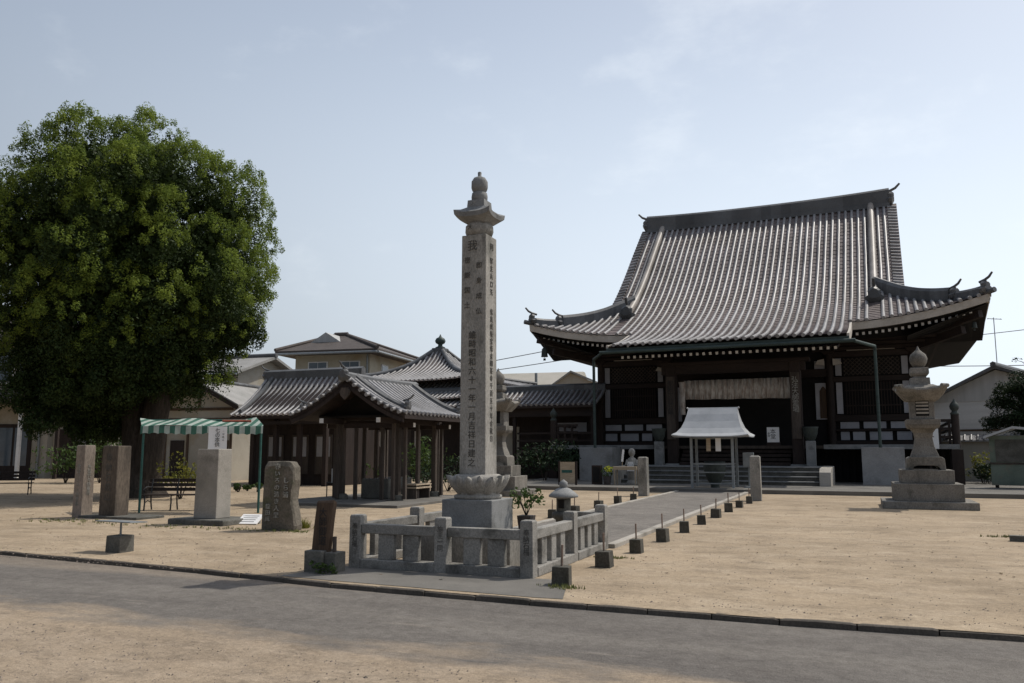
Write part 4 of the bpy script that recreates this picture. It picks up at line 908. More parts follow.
mb = MB(); mb.box(-.32, .32, -.03, .03, .05, .95); mb.build('panel', 'wood_pale', o); mb = MB(); mb.box(-.25, .2, -.036, -.031, .5, .62); mb.build('painted_band', 'green_pipe', o)
for s in (-1, 1): mb = MB(); mb.box(s * .36 - .04, s * .36 + .04, -.04, .04, 0, .98); mb.build('post', 'wood', o)

# ------------------------------------------------------------------ water pavilion
cz = thing('water_pavilion', 'open timber purification pavilion with a gabled grey tiled roof left of the pillar', 'pavilion', (-13.95, 23.4, 0), R(90))
# local x = world y, local y = -world x
def tiled_gable(mb, x0, x1, prof, sp=.27, r=.07, verge=True, front=True, back=True, step=.25):
    # prof: list of (distance from ridge, z); ridge along x
    ds = [p[0] for p in prof]; f = profile(prof, 0); dm = ds[-1]
    for sg in ([-1] if front else []) + ([1] if back else []):
        n = max(3, int(dm / step)); pv = None
        for j in range(n):
            a, b = dm * j / n, dm * (j + 1) / n
            row = [(x0, sg * a, f(a)), (x1, sg * a, f(a)), (x0, sg * b, f(b) + .02), (x1, sg * b, f(b) + .02)]
            mb.add(row, [(0, 1, 3, 2)], 0)
            if pv: mb.add([pv[2], pv[3], row[0], row[1]], [(0, 1, 3, 2)], 0)
            pv = row
        k = int((x1 - x0) / sp)
        for i in range(k + 1):
            x = x0 + (x1 - x0 - k * sp) / 2 + i * sp; mb.tube([(x, sg * d, f(d) + .035) for d in lin(.05, dm + .03, 9)], r, 6, 1)
        mb.prism([(sg * d, f(d) - .01) for d in lin(0, dm, 8)] + [(sg * d, f(d) - .14) for d in lin(dm, 0, 8)], 'x', x0 + .01, x1 - .01, 2)
    return f
mb = MB(); CP = [(0, 3.74), (.7, 3.26), (1.4, 2.87), (2.02, 2.64)]
f = tiled_gable(mb, -2.55, 1.6, CP, .25, .065)
for x, s in ((-2.55, -1),):
    for sg in (-1, 1):
        d = .12
        while d < 2.0: mb.tube([(x + .1, sg * d, f(d) + .03), (x - .12, sg * d, f(d) + .0)], .058, 7, 3); d += .22
rf = mb.build('roof', ['pan', 'roll', 'wood_h', 'roll'], cz)
mb = MB(); secs = []
for x in lin(-2.6, 1.65, 14):
    z = 3.8 + .03 * abs((x + .47) / 2.1) ** 2; secs.append([(x, -.14, 3.66), (x, -.11, z + .03), (x, -.05, z + .09), (x, .05, z + .09), (x, .11, z + .03), (x, .14, 3.66)])
mb.loft(secs); onigawara(mb, (-2.62, 0, 3.74), (-1, 0, 0), .5, True); onigawara(mb, (1.65, 0, 3.7), (1, 0, 0), .4, False); mb.build('main_ridge', 'ridge', rf, fix=True)
for x in (-2.1, 1.35):
    for sg in (-1, 1):
        mb = MB(); mb.loft([[(x - .11, sg * d, f(d)), (x - .09, sg * d, f(d) + .17), (x, sg * d, f(d) + .23), (x + .09, sg * d, f(d) + .17), (x + .11, sg * d, f(d))] for d in lin(.1, 1.8, 8)])
        onigawara(mb, (x, sg * 1.82, f(1.82) + .12), (0, sg, 0), .42, True); mb.build('verge_ridge', 'ridge', rf, fix=True)
for x in (-2.5, 1.5):
    for sg in (-1, 1):
        mb = MB(); mb.prism([(sg * d, f(d) - .12) for d in lin(0, 1.95, 8)] + [(sg * d, f(d) - .27) for d in lin(1.95, 0, 8)], 'x', x - .04, x + .04); mb.build('bargeboard', 'wood', cz, fix=True)
mb = MB(); mb.prism([(-.13, 3.2), (-.18, 3.32), (-.1, 3.44), (.1, 3.44), (.18, 3.32), (.13, 3.2), (0, 3.08)], 'x', -2.62, -2.56); mb.build('gable_ornament', 'wood_grey', cz, fix=True)
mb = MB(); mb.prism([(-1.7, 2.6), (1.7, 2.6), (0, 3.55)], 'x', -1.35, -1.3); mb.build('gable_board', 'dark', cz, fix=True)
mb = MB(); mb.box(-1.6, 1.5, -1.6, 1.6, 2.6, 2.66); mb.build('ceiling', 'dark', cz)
PX = (-1.15, 1.25)
for x in PX:
    for sg in (-1, 1):
        mb = MB(); y = sg * 1.0
        mb.frus(x, y, .24, 2.55, .085, .085, .075, .075); p = mb.build('post', 'wood_grey', cz, bevel=.015)
        mb = MB(); mb.lathe(x, y, [(.2, .08), (.2, .2), (.15, .25)], 12); mb.build('post_base', 'stone_dark', p)
        for dx, dy in ((.26, 0), (0, sg * .26)):
            mb = MB(); mb.frus(x + (dx if x > 0 else -dx), y + dy, .12, 2.45, .05, .05, .045, .045); mb.build('side_post', 'wood_grey', p)
for x, y in ((-1.15, -.45), (-1.15, .5), (1.25, -.4), (1.25, .5), (.1, 1.0), (.1, -1.0)):
    mb = MB(); mb.frus(x, y, .08, 2.45, .05, .05, .045, .045); mb.build('slender_post', 'wood_grey', cz)
for z, e in ((2.28, 1.55), (2.52, 1.75)):
    for x in PX: mb = MB(); mb.box(x - .06, x + .06, -e, e, z, z + .15); mb.box(x - .055, x + .055, -e - .02, -e, z + .01, z + .14, 1); mb.box(x - .055, x + .055, e, e + .02, z + .01, z + .14, 1); mb.build('tie_beam', ['wood_h', 'white'], cz)
for z in (2.4,):
    for sg in (-1, 1): mb = MB(); mb.box(-2.3, 1.6, sg * 1.0 - .07, sg * 1.0 + .07, z, z + .16); mb.box(-2.33, -2.3, sg * 1.0 - .065, sg * 1.0 + .065, z + .01, z + .15, 1); mb.build('side_beam', ['wood_h', 'white'], cz)
mb = MB(); mb.box(-3.2, 2.2, -2.2, 2.3, -.02, .08); mb.build('floor_slab', 'concrete', cz, bevel=.015)
wb = thing('water_basin', 'dark stone water basin inside the purification pavilion', 'basin', (-14.0, 23.4, .08))
mb = MB(); mb.box(-.5, .5, -.75, .75, 0, .62); mb.build('basin_body', 'stone_dark', wb, bevel=.04); mb = MB(); mb.box(-.42, .42, -.67, .67, .61, .626); mb.build('water', 'glass', wb)
for i, (x, z, lb) in enumerate(((-13.05, 2.2, 'white folded paper strip hanging at the right front of the pavilion'), (-14.6, 2.2, 'white folded paper strip hanging in the middle of the pavilion'))):
    mb = MB(); mb.box(-.07, .07, -.008, .008, -.45, 0); mb.prism([(-.07, -.45), (.07, -.45), (0, -.58)], 'y', -.008, .008); tag(mb.build('paper_strip', 'paper', None, loc=(x, 23.6 + .4 * i, z), rz=.3), lb, 'paper strip')
o = thing('plank_bench', 'low slatted wooden bench beside the posts of the pavilion', 'bench', (-12.95, 23.5, .08))
mb = MB(); mb.box(-.25, .25, -.5, .5, .32, .37); mb.box(-.25, .25, -.5, .5, .42, .46); mb.build('seat', 'wood_pale', o)
for sy_ in (-1, 1): mb = MB(); mb.box(-.22, .22, sy_ * .42 - .03, sy_ * .42 + .03, 0, .42); mb.build('leg', 'wood_grey', o)
o = thing('grey_bin', 'pale grey box on a thin stand at the left post of the pavilion', 'box', (-15.55, 22.9, 0))
mb = MB(); mb.box(-.16, .16, -.12, .12, .55, 1.0); mb.build('box', 'metal_pale', o, bevel=.01); mb = MB()
for a in (-.4, -.05): mb.tube([(a, 0, 0), (a, 0, .55)], .018, 6)
mb.tube([(-.42, 0, .55), (.1, 0, .55)], .018, 6); mb.build('stand', 'black_iron', o)

# ------------------------------------------------------------------ left hall behind the pavilion
lh = thing('side_hall', 'low wide side hall with a grey tiled roof behind the pavilion', 'temple', (-23.2, 33.2, 0))
mb = MB(); f = tiled_gable(mb, -3.6, 1.9, [(0, 5.15), (.8, 4.35), (1.7, 3.65), (2.6, 3.15)], .3, .075); rf = mb.build('roof', ['pan', 'roll', 'wood_h'], lh)
mb = MB(); mb.loft([[(x, -.2, 5.0), (x, -.17, 5.42), (x, 0, 5.52), (x, .17, 5.42), (x, .2, 5.0)] for x in (-3.65, 0, 1.95)]); onigawara(mb, (-3.65, 0, 5.2), (-1, 0, 0), .6); mb.build('main_ridge', 'ridge', rf, fix=True)
for x in (-3.2, 1.6):
    mb = MB(); mb.loft([[(x - .12, -d, f(d)), (x - .1, -d, f(d) + .18), (x, -d, f(d) + .24), (x + .1, -d, f(d) + .18), (x + .12, -d, f(d))] for d in lin(.1, 2.4, 8)]); mb.build('verge_ridge', 'ridge', rf, fix=True)
mb = MB(); mb.box(-3.2, 1.6, -1.2, 2.2, 0, 3.5); mb.prism([(-2.2, 3.4), (2.2, 3.4), (0, 5.0)], 'x', -3.2, 1.6); mb.build('wall', 'wood', lh, fix=True)
for x in (-2.6, -1.3, 0, 1.4): mb = MB(); mb.box(x - .1, x + .1, -2.2, -2.0, 0, 3.2); mb.build('post', 'wood', lh)
for x in (-2.0, -.6, .7): mb = MB(); mb.box(x - .45, x + .45, -1.26, -1.2, .5, 2.3); d_ = mb.build('sliding_door', 'wood_grey', lh); mb = MB(); mb.box(x - .36, x + .36, -1.275, -1.262, 1.3, 2.2); mb.build('pane', 'plaster', d_)
mb = MB(); mb.box(-3.4, 1.8, -2.5, -2.3, 2.75, 2.9); mb.build('eave_beam', 'wood_h', lh)

# ------------------------------------------------------------------ pyramid-roofed hall
def pyramid_roof(mb, hw, z0, prof, top=0.0, sp=.3, r=.075):
    f = profile(prof, 0)  # distance from centre -> z
    for s in range(4):
        c, sn = [(1, 0), (0, 1), (-1, 0), (0, -1)][s]
        def T(x, d): return (x * c + d * sn, x * sn - d * c)
        for a, b in zip(lin(top, hw, 12), lin(top, hw, 12)[1:]):
            lf = lambda d, q: f(d) + .3 * abs(q) ** 4 * max(0, (d / hw - .6)) * 2.5
            for u0, u1 in zip(lin(-1, 1, 8), lin(-1, 1, 8)[1:]):
                P4 = []
                for d, u in ((a, u0), (a, u1), (b, u1), (b, u0)):
                    x, y = T(u * d, d); P4.append((x, y, lf(d, u)))
                mb.add(P4, [(0, 3, 2, 1)], 0)
        k = int(hw / sp)
        for i in range(-k, k + 1):
            x = i * sp; d0 = max(abs(x), top + .05)
            if hw - d0 < .2: continue
            pts = []
            for d in lin(d0, hw + .04, 8):
                q = T(x, d); pts.append((q[0], q[1], lf(d, min(1, abs(x) / d)) + .04))
            mb.tube(pts, r, 6, 1)
        pts = []
        for d in lin(top, hw, 10): q = T(d, d); pts.append((q[0], q[1], lf(d, 1) + .1))
        mb.tube(pts, .16, 6, 2)
ph = thing('pyramid_hall', 'square hall with a curved pyramid tiled roof and green finial behind the pavilion', 'temple', (-25.4, 49.0, 0))
mb = MB(); pyramid_roof(mb, 5.0, 0, [(.35, 8.05), (1.4, 7.1), (2.8, 6.4), (5.0, 5.75)], .35); rf = mb.build('upper_roof', ['pan', 'roll', 'ridge'], ph)
mb = MB(); mb.box(-.42, .42, -.42, .42, 7.9, 8.35); mb.build('finial_base', 'ridge', rf, bevel=.03)
mb = MB(); mb.lathe(0, 0, [(.3, 8.35), (.34, 8.42), (.16, 8.5), (.14, 8.6), (.3, 8.7), (.36, 8.85), (.28, 9.02), (.1, 9.12), (.02, 9.3)], 12); mb.build('finial', 'copper', rf)
mb = MB(); mb.box(-3.5, 3.5, -3.5, 3.5, 0, 5.9); mb.build('wall', 'wood', ph)
mb = MB(); pyramid_roof(mb, 6.2, 0, [(3.4, 5.7), (4.6, 5.1), (6.2, 4.5)], 3.4); mb.build('lower_roof', ['pan', 'roll', 'ridge'], ph)
mb = MB(); mb.box(-4.8, 4.8, -4.9, -4.7, 0, 4.8)
mb.build('front_wall', 'wood_grey', ph)
# corridor between the side hall and the main hall
co = thing('corridor', 'long covered corridor with a tiled roof running to the left side of the big hall', 'building', (-16.2, 44.2, 0))
mb = MB(); f = tiled_gable(mb, -8.5, 3.6, [(0, 4.95), (1.0, 4.4), (2.0, 4.0)], .3, .08); rf = mb.build('roof', ['pan', 'roll', 'wood_h'], co)
mb = MB(); mb.loft([[(x, -.2, 4.85), (x, -.17, 5.2), (x, 0, 5.3), (x, .17, 5.2), (x, .2, 4.85)] for x in (-8.5, 3.6)]); mb.build('main_ridge', 'ridge', rf, fix=True)
mb = MB(); mb.box(-8.4, 3.5, -.4, 1.6, 0, 4.2); mb.build('wall', 'wood', co)
mb = MB(); mb.box(-3.4, -1.4, -.46, -.4, .5, 2.9); mb.build('plaster_panel', 'cream', co)
mb = MB(); mb.box(-8.4, 3.5, -1.75, -1.5, 3.4, 3.9); mb.build('fascia', 'wood_h', co)
for x in (-6, -3.6, -1.2, 1.2, 3.3): mb = MB(); mb.box(x - .09, x + .09, -1.7, -1.52, 0, 3.5); mb.build('post', 'wood', co)
mb = MB()
for z in (1.7, 2.1, 2.5): mb.box(-1.0, 3.5, -1.72, -1.62, z - .05, z + .05)
mb.build('railing', 'wood_h', co)
mb = MB(); mb.box(-1.0, 3.5, -1.8, -.4, 1.45, 1.58); mb.build('deck', 'wood_grey', co)
mb = MB(); mb.box(.8, 2.6, -.46, -.405, 2.6, 3.1); mb.build('window', 'plaster', co)

# ------------------------------------------------------------------ houses
def window(parent, x0, x1, z0, z1, y, nm='window', mull=1, m='glass', fr='white_wall'):
    mb = MB(); mb.box(x0 - .07, x1 + .07, y - .05, y + .03, z0 - .07, z1 + .07); w = mb.build(nm, fr, parent)
    mb = MB()
    for k in range(mull + 1):
        a = x0 + (x1 - x0) * k / (mull + 1) + .02; b = x0 + (x1 - x0) * (k + 1) / (mull + 1) - .02
        mb.box(a, b, y - .065, y - .045, z0, z1)
    mb.build('pane', m, w); return w
# big two-storey house with a brown hipped roof
d = 58; a = at(286, 352, d + 4); b = at(370, 350, d); c = at(418, 352, d + 5)
hA = thing('brown_roof_house', 'large ochre two-storey house with a broad brown hipped roof', 'house', (b.x, b.y, 0), R(8))
mb = MB(); mb.box(-5.8, 0, 0, 9, 0, 8.7); mb.build('wall', 'yellow_wall', hA)
mb = MB(); x0, x1, y0, y1 = -6.9, 1.0, -1.0, 10.0; z0 = 8.6
rx0, rx1, ry, rz_ = -4.9, -4.0, 4.5, 10.4
mb.add([(x0, y0, z0), (x1, y0, z0), (x1, y1, z0), (x0, y1, z0), (rx0, ry, rz_), (rx1, ry, rz_), (x0, y0, z0 - .25), (x1, y0, z0 - .25), (x1, y1, z0 - .25), (x0, y1, z0 - .25)],
       [(0, 1, 5, 4), (1, 2, 5), (2, 3, 4, 5), (3, 0, 4), (0, 6, 7, 1), (1, 7, 8, 2), (2, 8, 9, 3), (3, 9, 6, 0), (6, 9, 8, 7)])
rf = mb.build('roof', 'brown_roof', hA, fix=True)
mb = MB(); mb.tube([(rx0 - .1, ry, rz_ + .05), (rx1 + .1, ry, rz_ + .05)], .2, 6)
for p in ((x0, y0), (x1, y0), (x1, y1)):
    e = (rx0 if p[0] < -3 else rx1, ry); mb.tube([(p[0], p[1], z0 + .08), (e[0], e[1], rz_ + .05)], .13, 6)
mb.build('ridge', 'brown_roof', rf)
mb = MB(); mb.prism([(-5.9, 9.4), (-3.0, 9.4), (-4.45, 10.3)], 'y', 1.9, 4.5); mb.build('gablet', 'grey_wall', hA, fix=True)
for x0_, x1_ in ((-4.7, -3.3), (-2.2, -.8)): window(hA, x0_, x1_, 6.3, 7.8, 0)
o = MB().box(.01, .06, 2.0, 3.2, 6.3, 7.8).build('window', 'white_wall', hA); MB().box(.055, .08, 2.1, 3.1, 6.4, 7.7).build('pane', 'glass', o)
# gabled two-storey house
b = at(238, 373, 50)
hB = thing('gabled_house', 'cream two-storey house with timber bands and a grey gabled roof behind the side hall', 'house', (b.x, b.y, 0), R(4))
mb = MB(); mb.box(-7, 0, 0, 6, 0, 6.4); mb.prism([(-.0, 6.4), (6.0, 6.4), (3.0, 7.35)], 'x', -7, 0); mb.build('wall', 'cream', hB, fix=True)
for sg in (-1, 1):
    mb = MB(); e = 3 + sg * 3.8; mb.add([(-7.4, e, 6.28), (.6, e, 6.28), (.6, 3, 7.55), (-7.4, 3, 7.55), (-7.4, e, 6.12), (.6, e, 6.12), (.6, 3, 7.38), (-7.4, 3, 7.38)], [(0, 1, 2, 3), (7, 6, 5, 4), (0, 4, 5, 1), (1, 5, 6, 2), (2, 6, 7, 3), (3, 7, 4, 0)])
    mb.build('roof_slope', 'grey_roof', hB, fix=True)
mb = MB(); mb.tube([(-7.4, 3, 7.6), (.65, 3, 7.6)], .16, 6); mb.build('ridge', 'ridge', hB)
for z in (4.75, 6.15): mb = MB(); mb.box(-7, .02, -.04, .0, z - .09, z + .09); mb.build('timber_band', 'wood_brown', hB)
for x in (-6, -4, -2.0, -.08): mb = MB(); mb.box(x - .07, x + .07, -.045, -.001, 0, 5.6); mb.build('timber_post', 'wood_brown', hB)
window(hB, -1.75, -1.05, 3.5, 4.6, 0, mull=1, fr='wood_brown')
# single-storey gable-fronted house
b = at(198, 406, 44)
hC = thing('low_gable_house', 'single-storey cream house with its timber-framed gable facing the court', 'house', (b.x, b.y, 0), R(10))
mb = MB(); mb.box(-1.9, 2.1, 0, 8, 0, 3.95); mb.prism([(-1.9, 3.95), (2.1, 3.95), (.1, 5.0)], 'y', 0, 8); mb.build('wall', 'cream', hC, fix=True)
for s in (-1, 1):
    mb = MB(); e = .1 + s * 2.6; mb.add([(.1, -.6, 5.3), (e, -.6, 3.95), (e, 8.5, 3.95), (.1, 8.5, 5.3), (.1, -.6, 5.14), (e, -.6, 3.79), (e, 8.5, 3.79), (.1, 8.5, 5.14)], [(0, 1, 2, 3), (7, 6, 5, 4), (0, 4, 5, 1), (1, 5, 6, 2), (2, 6, 7, 3)])
    mb.build('roof_slope', 'grey_roof', hC, fix=True)
    mb = MB(); mb.beam((.1, -.62, 5.12), (e, -.62, 3.77), .06, .22); mb.build('bargeboard', 'wood', hC)
mb = MB(); mb.tube([(.1, -.65, 5.34), (.1, 8.5, 5.34)], .12, 6); mb.build('ridge', 'ridge', hC)
for z in (3.75, 3.2): mb = MB(); mb.box(-1.9, 2.1, -.05, 0, z - .07, z + .07); mb.build('timber_band', 'wood_brown', hC)
for x in (-1.83, -.5, .9, 2.03): mb = MB(); mb.box(x - .06, x + .06, -.055, -.001, 0, 3.1); mb.build('timber_post', 'wood_brown', hC)
mb = MB(); mb.box(.04, .16, -.055, -.001, 3.85, 4.85); mb.build('timber_post', 'wood_brown', hC)
mb = MB(); mb.box(-1.5, -.7, -.06, 0, 0, 2.1); mb.build('door', 'wood', hC); mb = MB(); mb.box(1.05, 1.9, -.06, 0, 1.0, 2.1); w_ = mb.build('window', 'wood_brown', hC); mb = MB(); mb.box(1.12, 1.83, -.075, -.06, 1.07, 2.03); mb.build('pane', 'glass', w_)
mb = MB(); mb.tube([(-2.5, -.72, 3.72), (-2.45, -.05, 3.72)], .05, 6); mb.tube([(-2.3, -.06, 3.7), (-2.3, -.06, 0)], .045, 6); mb.build('drain_pipe', 'steel', hC)
mb = MB(); mb.tube([(-7.3, -.86, 6.1), (.55, -.86, 6.1)], .07, 6); mb.tube([(-.3, -.1, 6.05), (-.3, -.1, 0)], .05, 6); mb.build('gutter', 'steel', hB)
mb = MB(); mb.box(-3.9, -3.0, -.4, -.05, 3.4, 4.1); ac = mb.build('air_conditioner', 'white_wall', hB, bevel=.03); mb = MB(); mb.lathe(0, 0, [(.26, 0), (.26, .01)], 16); o = mb.build('fan_grille', 'steel', ac, loc=(-3.55, -.41, 3.75)); o.rotation_euler = (R(90), 0, 0)
mb = MB(); mb.tube([(-6.9, -1.06, 8.36), (1.0, -1.06, 8.36)], .09, 6); mb.tube([(1.06, -1.0, 8.36), (1.06, 10, 8.36)], .09, 6); mb.tube([(-.15, -.1, 8.3), (-.15, -.1, 0)], .06, 6); mb.build('gutter', 'steel', hA)
# far left house
b = at(26, 440, 48)
hD = thing('corner_house', 'cream two-storey house with white framed windows at the far left edge', 'house', (b.x, b.y, 0), R(20)); hD.scale = (1.4, 1.4, 1.4)
mb = MB(); mb.box(-9, .9, 0, 8, 0, 5.7); mb.build('wall', 'cream', hD)
mb = MB(); mb.box(-9.4, 2.1, -1.1, 0, 3.05, 3.2); mb.add([(-9.4, -1.3, 3.2), (2.1, -1.3, 3.2), (2.1, 0, 3.62), (-9.4, 0, 3.62), (-9.4, -1.3, 3.05), (2.1, -1.3, 3.05)], [(0, 1, 2, 3), (0, 4, 5, 1)]); mb.build('porch_roof', 'brown_roof', hD)
mb = MB(); mb.add([(-9.6, -.7, 5.6), (1.6, -.7, 5.6), (1.6, 8.7, 5.6), (-9.6, 8.7, 5.6), (-6, 4, 7.6), (-2, 4, 7.6)], [(0, 1, 5, 4), (1, 2, 5), (2, 3, 4, 5), (3, 0, 4), (3, 2, 1, 0)]); mb.build('roof', 'brown_roof', hD, fix=True)
window(hD, -3.4, -.75, 3.95, 5.3, 0, mull=2, fr='white'); window(hD, -.45, .75, 3.95, 5.3, 0, mull=0, fr='white'); window(hD, -7, -4.5, 3.95, 5.3, 0, mull=2, fr='white')
mb = MB(); mb.box(.9, 3.4, .4, 5, 0, 2.6); mb.build('lean_to', 'cream', hD)
mb = MB(); mb.add([(.9, .1, 2.8), (3.7, .1, 2.45), (3.7, 5.2, 2.45), (.9, 5.2, 2.8), (.9, .1, 2.65), (3.7, .1, 2.3)], [(0, 3, 2, 1), (0, 1, 5, 4)]); mb.build('lean_to_roof', 'grey_roof', hD)
for x in (-5.6, -3.9, -2.2, -.5): mb = MB(); mb.box(x - .75, x + .75, -.05, 0, 0, 2.2); dd = mb.build('door', 'wood', hD); mb = MB(); mb.box(x - .6, x - .05, -.065, -.051, .5, 2.05); mb.box(x + .05, x + .6, -.065, -.051, .5, 2.05); mb.build('pane', 'glass', dd)
for x in (-1.35, .35, 1.9): mb = MB(); mb.box(x - .06, x + .06, -1.05, -.93, 0, 3.06); mb.build('porch_post', 'white_wall' if x < 1 else 'wood', hD)
mb = MB(); mb.box(1.2, 3.2, .32, .4, .0, 2.0); dd = mb.build('shutter', 'wood', hD); mb = MB(); mb.box(1.9, 2.6, .3, .32, 1.0, 1.8); mb.build('pane', 'plaster', dd)
mb = MB(); mb.tube([(.6, -.1, 0), (.6, -.1, 3.1)], .05, 6); mb.build('drain_pipe', 'steel', hD)
# white building beyond the corridor
b = at(545, 390, 85)
hE = thing('pale_roof_building', 'wide low building with a plain pale roof beyond the corridor', 'building', (b.x, b.y, 0), R(6))
mb = MB(); mb.box(-9, 5, 0, 10, 0, 8.0); mb.build('wall', 'cream', hE)
mb = MB(); mb.prism([(-.8, 7.4), (4, 9.9), (5, 9.9), (10.5, 7.2), (10.5, 7.0), (-.8, 7.2)], 'x', -9.5, 3.2); mb.build('roof', 'pale_roof', hE, fix=True)
mb = MB(); mb.prism([(.6, 7.6), (3.0, 9.3), (7.0, 7.6)], 'y', -1.5, 6); mb.build('gable', 'cream', hE, fix=True)
mb = MB(); mb.prism([(.2, 7.5), (3.1, 9.5), (7.4, 7.6), (7.4, 7.4), (3.1, 9.3), (.2, 7.3)], 'y', -1.8, 6.1); mb.build('gable_roof', 'grey_roof', hE, fix=True)
mb = MB(); mb.tube([(-1.2, 1, 8.0), (-1.2, 1, 9.6)], .15, 8); mb.build('vent_pipe', 'steel', hE)
# right-hand house
b = at(988, 440, 58)
hF = thing('siding_house', 'house with pale siding and a low dark gable behind the pine on the right', 'house', (b.x, b.y, 0), R(-22))
mb = MB(); mb.box(-3.6, 6.5, 0, 9, 0, 5.2); mb.build('wall', 'white_wall', hF)
mb = MB(); mb.prism([(-3.6, 5.0), (6.5, 5.0), (6.5, 5.2), (.8, 7.15), (-3.6, 5.2)], 'y', -.03, 9.05); mb.build('gable_wall', 'grey_wall', hF, fix=True)
mb = MB(); mb.prism([(-4.4, 4.95), (.8, 7.45), (7.4, 4.95), (7.4, 4.75), (.8, 7.22), (-4.4, 4.75)], 'y', -.5, 9.6); rf = mb.build('roof', 'ridge', hF, fix=True)
mb = MB(); mb.tube([(.8, -.6, 7.5), (.8, 9.6, 7.5)], .2, 6); mb.build('ridge', 'ridge', rf)
mb = MB(); mb.box(-3.62, 6.52, -.06, .0, 2.9, 3.05); mb.build('timber_band', 'wood_brown', hF)
mb = MB(); mb.box(-3.5, 6.4, -.05, -.002, 0, 2.9); mb.build('lower_wall', 'grey_wall', hF)
an = thing('antenna', 'thin aerial mast on the gable of the right-hand house', 'antenna', hF.matrix_basis @ Vector((.8, .5, 7.5)))
mb = MB(); mb.tube([(0, 0, 0), (0, 0, 3.4)], .03, 6); mb.build('mast', 'steel', an); mb = MB(); mb.tube([(-.4, 0, 3.35), (.5, 0, 3.25)], .025, 6)
for k in range(4): mb.tube([(-.35 + .25 * k, -.18, 3.33 - .02 * k), (-.35 + .25 * k, .18, 3.33 - .02 * k)], .015, 5)
mb.build('aerial', 'steel', an)
# garden wall and cabinet on the right
b = at(985, 470, 40)
gw = thing('garden_wall', 'low cream garden wall with a tiled coping at the right of the hall', 'wall', (b.x, b.y, 0), R(-10))
mb = MB(); mb.box(-3, 8, 0, .25, 0, 2.0); mb.build('wall_face', 'cream', gw); mb = MB(); mb.prism([(-.25, 2.0), (.5, 2.0), (.5, 2.06), (.125, 2.3), (-.25, 2.06)], 'x', -3.1, 8.1)
for k in range(40): mb.tube([(-3 + k * .28, -.27, 2.06), (-3 + k * .28, .125, 2.32)], .06, 6)
mb.build('tiled_coping', 'roll', gw)
b = g(1003, 492)
cb = thing('display_cabinet', 'faded green notice cabinet with a small peaked roof at the right edge', 'cabinet', (b.x, b.y, 0), R(-14))
mb = MB(); mb.box(-.35, 3.0, 0, .5, .25, 2.15); mb.build('body', 'cab_green', cb, bevel=.01)
for x in (-.2, 2.8): mb = MB(); mb.box(x - .06, x + .06, .2, .3, 0, .3); mb.build('leg', 'wood', cb)
mb = MB(); mb.prism([(-.5, 2.12), (.5, 2.5), (3.3, 2.16), (3.3, 2.08), (.5, 2.41), (-.5, 2.04)], 'y', -.3, .8); mb.build('roof', 'metal_pale', cb, fix=True)
mb = MB(); mb.box(-.15, 2.8, -.02, .0, 1.15, 2.0); mb.build('display_panel', 'stone_dark', cb)
mb = MB(); mb.box(-.36, 3.02, -.025, .0, 1.05, 1.12); mb.build('trim', 'wood_grey', cb)
b = hp(8.15, 39.55, 0)
nb2 = thing('white_sign', 'white sign with one black character behind the stone lantern on the right', 'sign', (b.x, b.y, 0), HA)
mb = MB(); mb.box(-.36, .36, -.02, .02, 1.65, 2.5); mb.build('board', 'paper', nb2); mb = MB(); mb.box(-.04, .04, .02, .08, .15, 2.4); mb.build('post', 'wood', nb2); text(vert('千'), .42, (0, -.022, 2.32), nb2, 'ink')
mb = MB(); mb.beam((0, 0, .05), (3.6, .25, .05), .16, .12); b = g(1010, 541); tag(mb.build('stone_edging', 'stone_dark', None, loc=(b.x, b.y, -.01), rz=R(-8)), 'dark weathered stone edging lying on the sand at the right edge', 'edging')

# ------------------------------------------------------------------ standing stones on the left
b = g(83, 518); 
o = thing('inscribed_post', 'slim square reddish stone post with worn writing, leftmost of the standing stones', 'stone post', (b.x - .24, b.y + .17, 0))
mb = MB(); mb.frus(0, 0, 0, 1.7, .15, .16, .142, .15); mb.frus(0, 0, 1.7, 1.715, .142, .15, .13, .13); sh = mb.build('shaft', 'stone_brown', o, bevel=.012); text(vert('四国八十八ヶ所霊場'), .11, (-.01, -.163, 1.25), sh, 'chalk', line=1.0); text(vert('先祖代々供養塔'), .11, (.152, 0, 1.25), sh, 'chalk', rot=(90, 0, 90), line=.95)
b = g(120, 519)
o = thing('dark_slab_stone', 'broad dark brown standing slab with deep carved writing beside the slim post', 'standing stone', (b.x - .46, b.y + .22, 0))
mb = MB(); mb.frus(0, 0, 0, 1.7, .255, .21, .245, .2); sh = mb.build('slab', 'stone_slab', o, bevel=.02); text(vert('奉納石鉄山'), .2, (0, -.213, 1.5), sh, 'engrave', line=1.15)
mb = MB(); mb.box(-.75, 1.1, -.35, .5, -.02, .06); mb.build('base_slab', 'stone_dark', o, bevel=.02)
b = g(117.5, 553)
o = thing('plate_block', 'square stone block carrying a tilted metal plate on a short stem', 'plaque', (b.x - .1, b.y + .13, 0), .03)
mb = MB(); mb.frus(0, 0, -.01, .26, .15, .15, .145, .145); mb.build('block', 'stone_dark', o, bevel=.015); mb = MB(); mb.tube([(0, 0, .25), (0, 0, .45)], .018, 8); mb.build('stem', 'steel', o)
mb = MB(); mb.add([(-.38, -.16, .475), (.34, -.16, .465), (.34, .2, .45), (-.38, .2, .46), (-.38, -.16, .49), (.34, -.16, .48), (.34, .2, .465), (-.38, .2, .475)], [(0, 3, 2, 1), (4, 5, 6, 7), (0, 1, 5, 4), (1, 2, 6, 5), (2, 3, 7, 6), (3, 0, 4, 7)]); mb.build('plate', 'steel', o)
b = g(215.5, 519, .12)
o = thing('granite_stele', 'smooth pale granite block standing on a low stone base before the striped canopy', 'stone monument', (b.x - .3, b.y + .22, 0))
